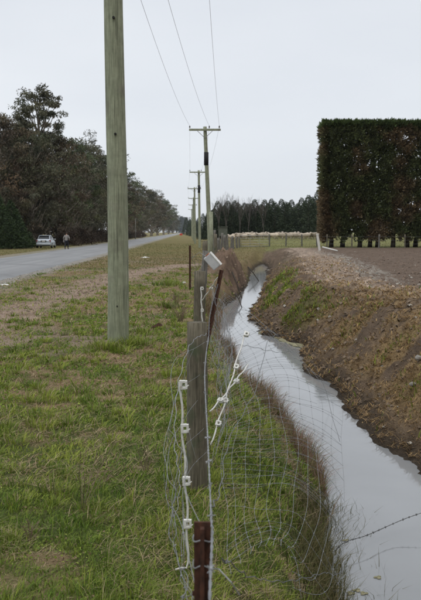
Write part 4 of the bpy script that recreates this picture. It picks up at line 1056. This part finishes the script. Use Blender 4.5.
tag(o, 'grey cloth bag held at the side of the walking person', 'bag')

# ------------------------------------------------------------------ small roadside things
t = thing('roadside_pole', 'thin pale pole beyond the road in front of the gum trees', 'pole', (at(135.5, 236, 205)[0], 205, 0))
mb = MB(); mb.tube([(0, 0, -.3), (0, 0, 2.5), (.02, 0, 5.2)], [.11, .09, .08], 8); mb.build('pole', M['greypost'], t, smooth=True)
mb = MB(); mb.box((.02, 0, 5.1), (.7, .09, .09)); mb.build('crossbar', M['greypost'], t)
for px, d, lab in ((137, 190, 'white edge marker post at the far side of the road, nearest one'), (152.5, 265, 'white edge marker post at the far side of the road, farther one')):
    x = float(roadR(d)) - ROADW - 1.0
    t = thing('marker_post', lab, 'marker post', (x, d, H(x, d)), 0, 'edge marker posts of the road')
    mb = MB(); mb.box((0, 0, .5), (.13, .05, 1.2)); mb.build('post', M['white'], t, bevel=.01)
    mb = MB(); mb.box((0, -.003, .72), (.136, .056, .26)); mb.build('dark_band', M['black'], t)
x = at(181, 235, 330)[0]
t = thing('road_sign', 'small red sign on short legs beside the far road', 'sign', (x, 330, H(x, 330)))
mb = MB(); mb.box((0, 0, .85), (1.1, .05, .75)); mb.build('sign_panel', M['red'], t, bevel=.02)
for s in (-1, 1): mb = MB(); mb.tube([(s * .4, .06, -.2), (s * .4, .06, 1.15)], .035, 6); mb.build('leg', M['steel'], t)

def crumpled(name, label, cat, c, size, mat, seed):
    random.seed(seed); mb = MB(); n_ = 9; V_ = []; F_ = []
    for a_ in range(n_):
        for b_ in range(n_):
            u_, v_ = a_ / (n_ - 1) - .5, b_ / (n_ - 1) - .5
            rr = 1 + .2 * math.sin(7 * u_ + 5 * v_ + seed)
            V_.append((size[0] * u_ * rr, size[1] * v_ * rr, size[2] * (1 - 4 * max(u_ * u_, v_ * v_) * .9) * random.uniform(.45, 1)))
    for a_ in range(n_ - 1):
        for b_ in range(n_ - 1): F_.append((a_ * n_ + b_, (a_ + 1) * n_ + b_, (a_ + 1) * n_ + b_ + 1, a_ * n_ + b_ + 1))
    mb.add(V_, F_); o = mb.build(name, M[mat]); o.location = (c[0], c[1], H(c[0], c[1]) + .01); o.rotation_euler = (0, 0, seed)
    s_ = o.modifiers.new('thick', 'SOLIDIFY'); s_.thickness = .006
    return tag(o, label, cat)
crumpled('plastic_bag', 'white plastic bag flattened on the grass right of the near pole', 'litter', at(145, 257.5, 58), (.52, .38, .09), 'white', 1)
crumpled('plastic_bag', 'white plastic bag lying by the gravel at the left edge', 'litter', on_level(5, 285.5, 0), (.30, .25, .05), 'white', 2)
crumpled('rag', 'small brown rag lying in the grass right of the near pole', 'litter', on_level(158.5, 329, 0), (.20, .14, .08), 'rust', 3)
crumpled('paper_scrap', 'pale paper scrap lying by the fence beside the dark stake', 'litter', on_level(184, 283, 0), (.14, .12, .06), 'white', 5)

# individual larger stones
random.seed(5)
STN = [(105, 349, 'pale stone at the foot of the near power pole, left one', .06, 0), (110.5, 351, 'pale stone at the foot of the near power pole, right one', .045, 0),
       (372, 288, 'pale boulder at the top edge of the spoil bank', .15, .35), (383, 287, 'smaller pale stone right of the boulder on the spoil bank', .09, .35), (419, 335, 'pale stone at the right edge on the spoil bank', .11, .4),
       (414, 345, 'grey stone below the one at the right edge', .09, .35), (349, 261, 'grey stone on the far spoil bank near the white rail', .17, .4), (333, 337, 'small white stone on the dark bank face above the water', .05, -.1), (366, 330, 'pale stone half buried in the bank crest', .12, .3)]
for px, py, lab, r, z_ in STN:
    p = on_level(px, py, z_); z0 = H(p[0], p[1]); mb = MB(); r *= .62; mb.blob((0, 0, r * .15), (r, r * .75, r * .55), 9, 6, .16)
    o = mb.build('stone', M['stone']); o.location = (p[0], p[1], z0); o.rotation_euler = (0, 0, random.uniform(0, 6)); tag(o, lab, 'stone')
# drifting weed line across the water
mb = MB(); pa = on_level(262, 333, WZ); pb = on_level(322, 354, WZ)
pts = [Vector(pa).lerp(Vector(pb), s) + Vector((.05 * math.sin(s * 9), .12 * math.sin(s * 6), .004)) for s in np.linspace(0, 1, 30)]
mb.tube(pts, [.05 + .09 * random.random() for _ in pts], 7, jag=.4)
mb.v = [(x_, y_, WZ - .01 + (z_ - WZ) * .35 + .014) for x_, y_, z_ in mb.v]
o = mb.build('floating_weed', M['algae'], origin=tuple(pts[0])); tag(o, 'thin mat of floating weed and twigs across the water', 'weed')

# ------------------------------------------------------------------ grass, weeds and clods (uncountable stuff)
def blades(x, y, z, h, wdt, az, lean, col, curl=.5):
    """five-vertex bent blades"""
    n_ = len(x); b = np.stack([x, y, z], 1)
    d = np.stack([np.cos(az), np.sin(az), np.zeros(n_)], 1); s = np.stack([-np.sin(az + .6), np.cos(az + .6), np.zeros(n_)], 1)
    s = s * (wdt * .5)[:, None]
    ho = (h * np.sin(lean))[:, None]; ve = (h * np.cos(lean))[:, None]; up = np.array((0, 0, 1.0))
    m_ = b + d * ho * .40 + up * ve * .58; t_ = b + d * ho * (1 + curl * .3) + up * ve * (1 - curl * .12)
    V_ = np.stack([b - s, b + s, m_ + s * .75, m_ - s * .75, t_], 1).reshape(-1, 3)
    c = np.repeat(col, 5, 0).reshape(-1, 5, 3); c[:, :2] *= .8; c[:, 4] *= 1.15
    return V_, c.reshape(-1, 3)
BL = [(0, 1, 2, 3), (3, 2, 4)]
G1 = np.array((.115, .200, .024)); G2 = np.array((.345, .390, .066)); S1 = np.array((.48, .395, .235)); S2 = np.array((.285, .185, .112)); PK = np.array((.24, .155, .115))
rng = np.random.default_rng(5)

def scatter(n_, y0, y1, left=True, span=.36, extra=1.2):
    y = np.exp(rng.uniform(np.log(y0), np.log(y1), n_)); hw = span * y + extra
    x = rng.uniform(-1, 1, n_) * hw
    return x, y
# verge turf
x, y = scatter(360000, 1.6, 46); z, _, Z = zone(x, y)
okm = (x < Z['L'] + .02) & (z > WZ + .02) & (Z['rd'] > .5) & (rng.random(len(x)) > .86 * Z['soil']) & (rng.random(len(x)) > Z['grav'] * .9)
x, y, z = x[okm], y[okm], z[okm]; Z = {k_: v_[okm] for k_, v_ in Z.items()}
n_ = len(x); lod = np.clip(y / 5.5, .8, 4.2)
fine = fbm(x * 5.5, y * 4.5, 131, 3); midn = fbm(x * 1.6, y * 1.3, 133, 3)
gp = np.clip(sst(.435, .57, fine * .5 + midn * .35 + Z['green'] * .15 + .03) * .92 + .05, 0, 1) * (1 - .35 * sst(25, 45, y))
isg = rng.random(n_) < gp
mixg = np.clip(rng.random((n_, 1)) * .7 + (midn[:, None] - .5) * 1.6 + .15, 0, 1); col = np.where(isg[:, None], G1 * mixg + G2 * (1 - mixg), S1 * mixg + S2 * (1 - mixg)) * (.68 + .6 * rng.random((n_, 1)))
h = np.where(isg,   .022 + .060 * rng.random(n_) ** 1.6, .02 + .05 * rng.random(n_) ** 1.4) * (.45 + 1.1 * fine) * np.clip(lod ** .25, 1, 1.5)
lean = np.where(isg, .3 + .9 * rng.random(n_), .95 + .55 * rng.random(n_))
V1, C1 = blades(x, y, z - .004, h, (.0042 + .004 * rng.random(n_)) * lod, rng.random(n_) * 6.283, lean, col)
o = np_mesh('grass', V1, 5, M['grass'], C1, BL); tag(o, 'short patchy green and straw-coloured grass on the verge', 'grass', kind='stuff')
# leafy tufts
xc, yc = scatter(3600, 2.0, 40); zc, _, Zc = zone(xc, yc)
nb = fbm(xc * .8, yc * .6, 101, 3)
okm = (xc < Zc['L'] - .1) & (Zc['rd'] > .6) & (Zc['soil'] < .6) & (nb > .42)
xc, yc = xc[okm], yc[okm]
xt = np.array([-1.30, -1.62, -1.22, -1.35, -1.0]); yt = np.array([12.7, 12.6, 12.85, 12.4, 20.]);
xc = np.concatenate([xc, np.repeat(xt, 5) + rng.normal(size=25) * .09, rng.normal(size=16) * .22 - 1.5]); yc = np.concatenate([yc, np.repeat(yt, 5) + rng.normal(size=25) * .1, rng.normal(size=16) * .4 + 28.5])
big = np.concatenate([np.ones(okm.sum()), np.full(25, 2.0), np.full(16, 2.2)])
nb_ = 34; n_ = len(xc) * nb_
sz = (.5 + .8 * rng.random(len(xc))) * big
ang = rng.random(n_) * 6.283; rad = np.repeat(.03 + .06 * sz, nb_) * rng.random(n_) ** .7
x = np.repeat(xc, nb_) + np.cos(ang) * rad; y = np.repeat(yc, nb_) + np.sin(ang) * rad
z = land(x, y)[0]; lod = np.clip(y / 5.5, .8, 3.0)
tone = np.repeat(rng.random((len(xc), 1)), nb_, 0); col = (G1 * .85 * tone + G2 * (1 - tone)) * (.7 + .6 * rng.random((n_, 1)))
dryb = rng.random(n_) < .12; col[dryb] = S1 * .9
V1, C1 = blades(x, y, z - .005, np.repeat(sz, nb_) * (.06 + .07 * rng.random(n_)), (.004 + .003 * rng.random(n_)) * lod, ang, .15 + .85 * rng.random(n_), col, .9)
o = np_mesh('grass', V1, 5, M['grass'], C1, BL); tag(o, 'bright green leafy grass tufts dotted over the verge', 'grass', kind='stuff')
# low broad-leaved weeds matted between the blades
x, y = scatter(90000, 1.8, 24); z, _, Z = zone(x, y)
pn = fbm(x * 2.3, y * 2.0, 141, 3); okm = (x < Z['L'] - .05) & (z > WZ + .1) & (Z['rd'] > .5) & (Z['soil'] < .5) & (pn > .56)
x, y, z, pn = x[okm], y[okm], z[okm], pn[okm]; n_ = len(x); lod = np.clip(y / 5.5, .8, 3)
P = np.stack([x, y, z + .012 + .03 * rng.random(n_) * (pn - .3)], 1); a_ = rng.random(n_) * 6.283
D = np.stack([np.cos(a_), np.sin(a_), .1 + .45 * rng.random(n_)], 1); mixg = rng.random((n_, 1))
col = (np.array((.12, .20, .03)) * mixg + np.array((.31, .37, .07)) * (1 - mixg)) * (.7 + .6 * rng.random((n_, 1)))
br_ = rng.random(n_) < .16; col[br_] = np.array((.30, .22, .13))
ln = (.012 + .016 * rng.random(n_)) * lod
o = np_mesh('low_weeds', leaves(P, ln, ln * .62, D, rng), 4, M['grass'], np.repeat(col, 4, 0), QUAD); tag(o, 'matted broad-leaved small weeds between the verge grass', 'weeds', kind='stuff')
# dry bleached stalks lying and arching
x, y = scatter(75000, 1.8, 34); z, _, Z = zone(x, y); okm = (x < Z['L'] + .05) & (z > WZ + .03) & (Z['rd'] > .3) & (fbm(x * 1.3, y * 1.3, 111, 3) > .46)
x, y, z = x[okm], y[okm], z[okm]; n_ = len(x); lod = np.clip(y / 6, .8, 3)
mixg = rng.random((n_, 1)); col = (S1 * 1.25 * mixg + S2 * (1 - mixg)) * (.7 + .6 * rng.random((n_, 1)))
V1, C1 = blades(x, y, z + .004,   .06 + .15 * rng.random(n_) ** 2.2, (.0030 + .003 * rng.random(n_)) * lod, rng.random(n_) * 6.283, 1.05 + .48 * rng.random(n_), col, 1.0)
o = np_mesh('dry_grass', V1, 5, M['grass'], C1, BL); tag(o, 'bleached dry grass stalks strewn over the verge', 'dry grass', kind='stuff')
# reddish-brown dead stems along the left water edge
n_ = 26000
y = np.exp(rng.uniform(np.log(6.2), np.log(26), n_)); L_ = edgeL(y); x = L_ - np.abs(rng.normal(size=n_)) * .22 + .04
cl = fbm(x * 1.3, y * .6, 121, 3); keep = cl > np.where(y < 7.2, .60, np.where(y > 13, .44, .40)); x, y, cl = x[keep], y[keep], cl[keep]; n_ = len(x)
z = np.maximum(land(x, y)[0], WZ - .05); mixg = rng.random((n_, 1)); col = (PK * 1.1 * mixg + S2 * .9 * (1 - mixg)) * (.55 + .8 * rng.random((n_, 1)))
gr = rng.random(n_) < .15; col[gr] = (G1 * .8)[None]
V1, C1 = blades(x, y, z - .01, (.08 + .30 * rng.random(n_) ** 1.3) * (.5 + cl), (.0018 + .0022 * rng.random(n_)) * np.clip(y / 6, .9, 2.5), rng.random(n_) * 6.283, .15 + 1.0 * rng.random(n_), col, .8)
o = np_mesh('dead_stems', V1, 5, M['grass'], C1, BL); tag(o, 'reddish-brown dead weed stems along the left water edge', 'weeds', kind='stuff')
# green rushes standing in the near edge water
n_ = 3000; y = rng.uniform(4.8, 7.4, n_); x = edgeL(y) + rng.normal(size=n_) * .10 - .06
far_ = rng.random(n_) < .13; x = np.where(far_, edgeL(y) + .05 + .38 * rng.random(n_) ** 1.4, x)
z = np.maximum(land(x, y)[0], WZ - .1); mixg = rng.random((n_, 1)); col = (np.array((.075, .085, .03)) * mixg + np.array((.18, .15, .07)) * (1 - mixg))
V1, C1 = blades(x, y, z - .02, .10 + .20 * rng.random(n_), .004 + .003 * rng.random(n_), rng.random(n_) * 6.28, .15 + .6 * rng.random(n_), col, .8)
o = np_mesh('water_grass', V1, 5, M['grass'], C1, BL); tag(o, 'dull green water grass growing from the near ditch edge', 'water grass', kind='stuff')
# right bank growth: dry mats, green strip
y = np.exp(rng.uniform(np.log(5.5), np.log(46), 210000)); x = edgeR(y) + rng.uniform(-.1, 4.2, 210000) ; z, _, Z = zone(x, y)
p_ = np.clip(Z['gb'] * 1.0 + Z['dr'] * 1.0 + .10 + .6 * sst(.35, .05, Z['tr']), 0, 1) * (1 - Z['fin'])
okm = (Z['tr'] > .06) & (Z['tr'] < 4.5) & (rng.random(len(x)) < p_)
x, y, z = x[okm], y[okm], z[okm]; Z = {k_: v_[okm] for k_, v_ in Z.items()}; n_ = len(x); lod = np.clip(y / 6, 1, 4)
isg = rng.random(n_) < Z['gb'] * .7 + .01; mixg = rng.random((n_, 1))
col = np.where(isg[:, None], G1 * mixg + G2 * (1 - mixg), np.array((.52, .355, .160)) * mixg + S2 * .75 * (1 - mixg)) * (.6 + .6 * rng.random((n_, 1)))
V1, C1 = blades(x, y, z - .003, (.03 + .09 * rng.random(n_)) * np.clip(lod ** .3, 1, 1.5), (.005 + .006 * rng.random(n_)) * lod, rng.random(n_) * 6.283, np.where(isg, .3 + .7 * rng.random(n_), .9 + .6 * rng.random(n_)), col)
o = np_mesh('bank_grass', V1, 5, M['grass'], C1, BL); tag(o, 'withered brown and green growth on the far ditch bank', 'grass', kind='stuff')
# paddock and far verge grass
y = np.exp(rng.uniform(np.log(40), np.log(130), 90000)); x = rng.uniform(-1, 1, 90000) * (.32 * y)
z, _, Z = zone(x, y); okm = (Z['rd'] > .9) & ((Z['left'] > .5) | (y > 73)) & (Z['soil'] < .5) & ((z > WZ + .3)) | (Z['rd'] < -ROADW - .8)
x, y, z = x[okm], y[okm], z[okm]; nB_ = (Z['nA'] * .75 + Z['nB'] * .25)[okm]; n_ = len(x); mixg = np.clip((nB_[:, None] - .5) * 3.2 + .35 + .4 * rng.random((n_, 1)), 0, 1)
rightp = (x > edgeR(y) - 2)[:, None]
col = np.where(rightp, np.array((.21, .215, .075)) * mixg + np.array((.29, .235, .11)) * (1 - mixg), np.array((.13, .155, .045)) * mixg + np.array((.25, .20, .085)) * (1 - mixg)) * (.7 + .6 * rng.random((n_, 1)))
V1, C1 = blades(x, y, z - .01, .05 + .09 * rng.random(n_), .022 + .028 * rng.random(n_), rng.random(n_) * 6.283, .5 + .8 * rng.random(n_), col)
o = np_mesh('paddock_grass', V1, 5, M['grass'], C1, BL); tag(o, 'yellow-green far grass of the paddock and distant verge', 'grass', kind='stuff')

# soil clods and pebbles
ICO_V = np.array([(0, 0, 1), (.94, 0, .33), (-.47, .82, .33), (-.47, -.82, .33), (.47, .82, -.33), (-.94, 0, -.33), (.47, -.82, -.33)]) * np.array((1, 1, .8))
ICO_F = [(0, 1, 4), (0, 4, 2), (0, 2, 5), (0, 5, 3), (0, 3, 6), (0, 6, 1)]
def clods(x, y, z, s, col):
    n_ = len(x); a_ = rng.random(n_) * 6.283
    v = ICO_V[None] * (1 + .5 * (rng.random((n_, 7, 3)) - .5)); ca, sa = np.cos(a_)[:, None], np.sin(a_)[:, None]
    v = np.stack([v[..., 0] * ca - v[..., 1] * sa, v[..., 0] * sa + v[..., 1] * ca, v[..., 2]], -1) * (s[:, None, None] * (.7 + .6 * rng.random((n_, 1, 3))))
    return (np.stack([x, y, z], 1)[:, None] + v).reshape(-1, 3), np.repeat(col, 7, 0)
x, y = scatter(110000, 6, 62, span=.42, extra=1.5); z, _, Z = zone(x, y)
okm = (Z['tr'] > .15) & (rng.random(len(x)) < np.where(Z['fin'] > .5, .55, .75 * (1 - Z['gb'])) * (.35 + 1.1 * (Z['nC'] > .5)))
x, y, z = x[okm], y[okm], z[okm]; Z = {k_: v_[okm] for k_, v_ in Z.items()}; n_ = len(x)
sz = (.005 + .024 * rng.random(n_) ** 4) * np.clip(y / 9, 1, 2.6)
stz = sst(1.15, .5, np.abs(Z['tr'] - 4.3 + (y - 40) * .02)) * sst(24, 30, y)
pale = rng.random(n_) < (.035 + .5 * stz)
col = np.where(pale[:, None], C_STONE * (.6 + .5 * rng.random((n_, 1))), np.where((Z['fin'] > .5)[:, None], C_TILL, np.where((Z['tr'] > 1.8)[:, None], C_CREST, C_SOIL * .75)) * (.75 + .6 * rng.random((n_, 1))))
V1, C1 = clods(x, y, z + sz * .2, sz, col)
o = np_mesh('soil_clods', V1, 7, M['clod'], C1, ICO_F); tag(o, 'loose clods and pebbles on the spoil bank and ploughed field', 'soil', kind='stuff')
x, y = scatter(30000, 9, 50); z, _, Z = zone(x, y)
okm = (x < Z['L']) & ((rng.random(len(x)) < Z['soil'] * .6) | (rng.random(len(x)) < .5 * np.clip(Z['grav'], 0, 1) * (Z['rd'] > .1)) | (Z['heap'] > .25))
x, y, z = x[okm], y[okm], z[okm]; Z = {k_: v_[okm] for k_, v_ in Z.items()}; n_ = len(x)
sz = (.008 + .022 * rng.random(n_) ** 3) * np.clip(y / 12, 1, 2.2); gv = (Z['grav'] > .4)[:, None]
col = np.where(gv, C_GRAV * (.6 + .8 * rng.random((n_, 1))), C_SOIL * (.8 + .6 * rng.random((n_, 1))))
V1, C1 = clods(x, y, z + sz * .2, sz, col)
o = np_mesh('gravel', V1, 7, M['clod'], C1, ICO_F); tag(o, 'loose gravel and earth crumbs on bare verge patches', 'gravel', kind='stuff')

# dead standing weeds in the foreground
def weed(label, loc, h, seed, mat='twig', stems=9):
    random.seed(seed); z0 = H(*loc); t = thing('dead_weed', label, 'weed', (loc[0], loc[1], z0), 0, 'dead weeds standing in the grass')
    for k in range(stems):
        an = random.uniform(0, 6.28); ln = random.uniform(.1, .75); hh = h * random.uniform(.45, 1)
        e = Vector((math.cos(an) * math.sin(ln), math.sin(an) * math.sin(ln), math.cos(ln))) * hh
        mb = MB(); p1 = e * .5 + Vector((random.uniform(-.02, .02), 0, .02)); mb.tube([(0, 0, -.02), p1, e], [.0026, .0020, .0010], 5)
        for q in range(4):
            s = random.uniform(.35, .95); b_ = e * s; a2 = an + random.uniform(-1.3, 1.3); l2 = hh * random.uniform(.12, .3)
            mb.tube([b_, b_ + Vector((math.cos(a2) * l2 * .7, math.sin(a2) * l2 * .7, l2 * random.uniform(.1, .8)))], [.002, .0009], 4)
        mb.build('stem', M[mat], t)
    return t
weed('dead branching weed standing in the middle of the near grass', on_level(82, 505, 0)[:2], .60, 1)
weed('dry reddish weed bush beside the second fence post', on_level(181, 322, 0)[:2], .55, 8, 'twig', 40)
weed('dry reddish weed bush left of the dark steel stake', on_level(176, 306, 0)[:2], .5, 9, 'twig', 40)
weed('smaller dead weed with bent stems left of the white standard', on_level(146, 470, 0)[:2], .34, 2)
weed('dead straw-coloured weed at the left of the near grass', on_level(30, 540, 0)[:2], .18, 3)
for k, (px, py) in enumerate([(262, 402), (270, 412), (282, 430), (300, 462), (312, 480), (322, 496)]):
    p = on_level(px, py, -.35); weed('twiggy reddish dead weed on the left water edge, %s counting towards the camera' % ORD[k], p[:2], .45, 20 + k)
# duckweed pads on the near water
for k, (px, py) in enumerate([(351, 594), (357, 591), (364, 594), (378, 578), (338, 588), (346, 541)]):
    p = on_level(px, py, WZ); mb = MB(); rr = .016
    for q in range(3):
        a_ = q * 2.1 + k; c = Vector((math.cos(a_) * rr, math.sin(a_) * rr, .003))
        ringv = [c + Vector((math.cos(j * math.pi / 4) * rr, math.sin(j * math.pi / 4) * rr * .7, .002 * math.sin(j))) for j in range(8)]
        mb.add(ringv + [v_ - Vector((0, 0, .003)) for v_ in ringv], [tuple(range(8))] + [(j, j + 8, (j + 1) % 8 + 8, (j + 1) % 8) for j in range(8)])
    o = mb.build('water_leaf', M['algae']); o.location = (p[0], p[1], WZ + .004)
    tag(o, 'small floating leaf cluster on the near ditch water', 'leaf', 'leaves floating on the near water')

# ------------------------------------------------------------------ the damp air between here and the far trees
mb = MB(); mb.box((0, 1500, 14.0), (3000, 3300, 31.6)); hz = mb.build('haze', None)
hz.data.materials.clear()
m = bpy.data.materials.new('thin_haze'); m.use_nodes = True; t = m.node_tree
for n in list(t.nodes): t.nodes.remove(n)
o_ = t.nodes.new('ShaderNodeOutputMaterial'); pv = t.nodes.new('ShaderNodeVolumePrincipled')
pv.inputs['Color'].default_value = (.80, .87, .95, 1); pv.inputs['Density'].default_value = .0001; pv.inputs['Anisotropy'].default_value = 0
t.links.new(pv.outputs[0], o_.inputs['Volume']); hz.data.materials.append(m)
tag(hz, 'thin pale haze hanging over the far distance', 'haze', kind='stuff')
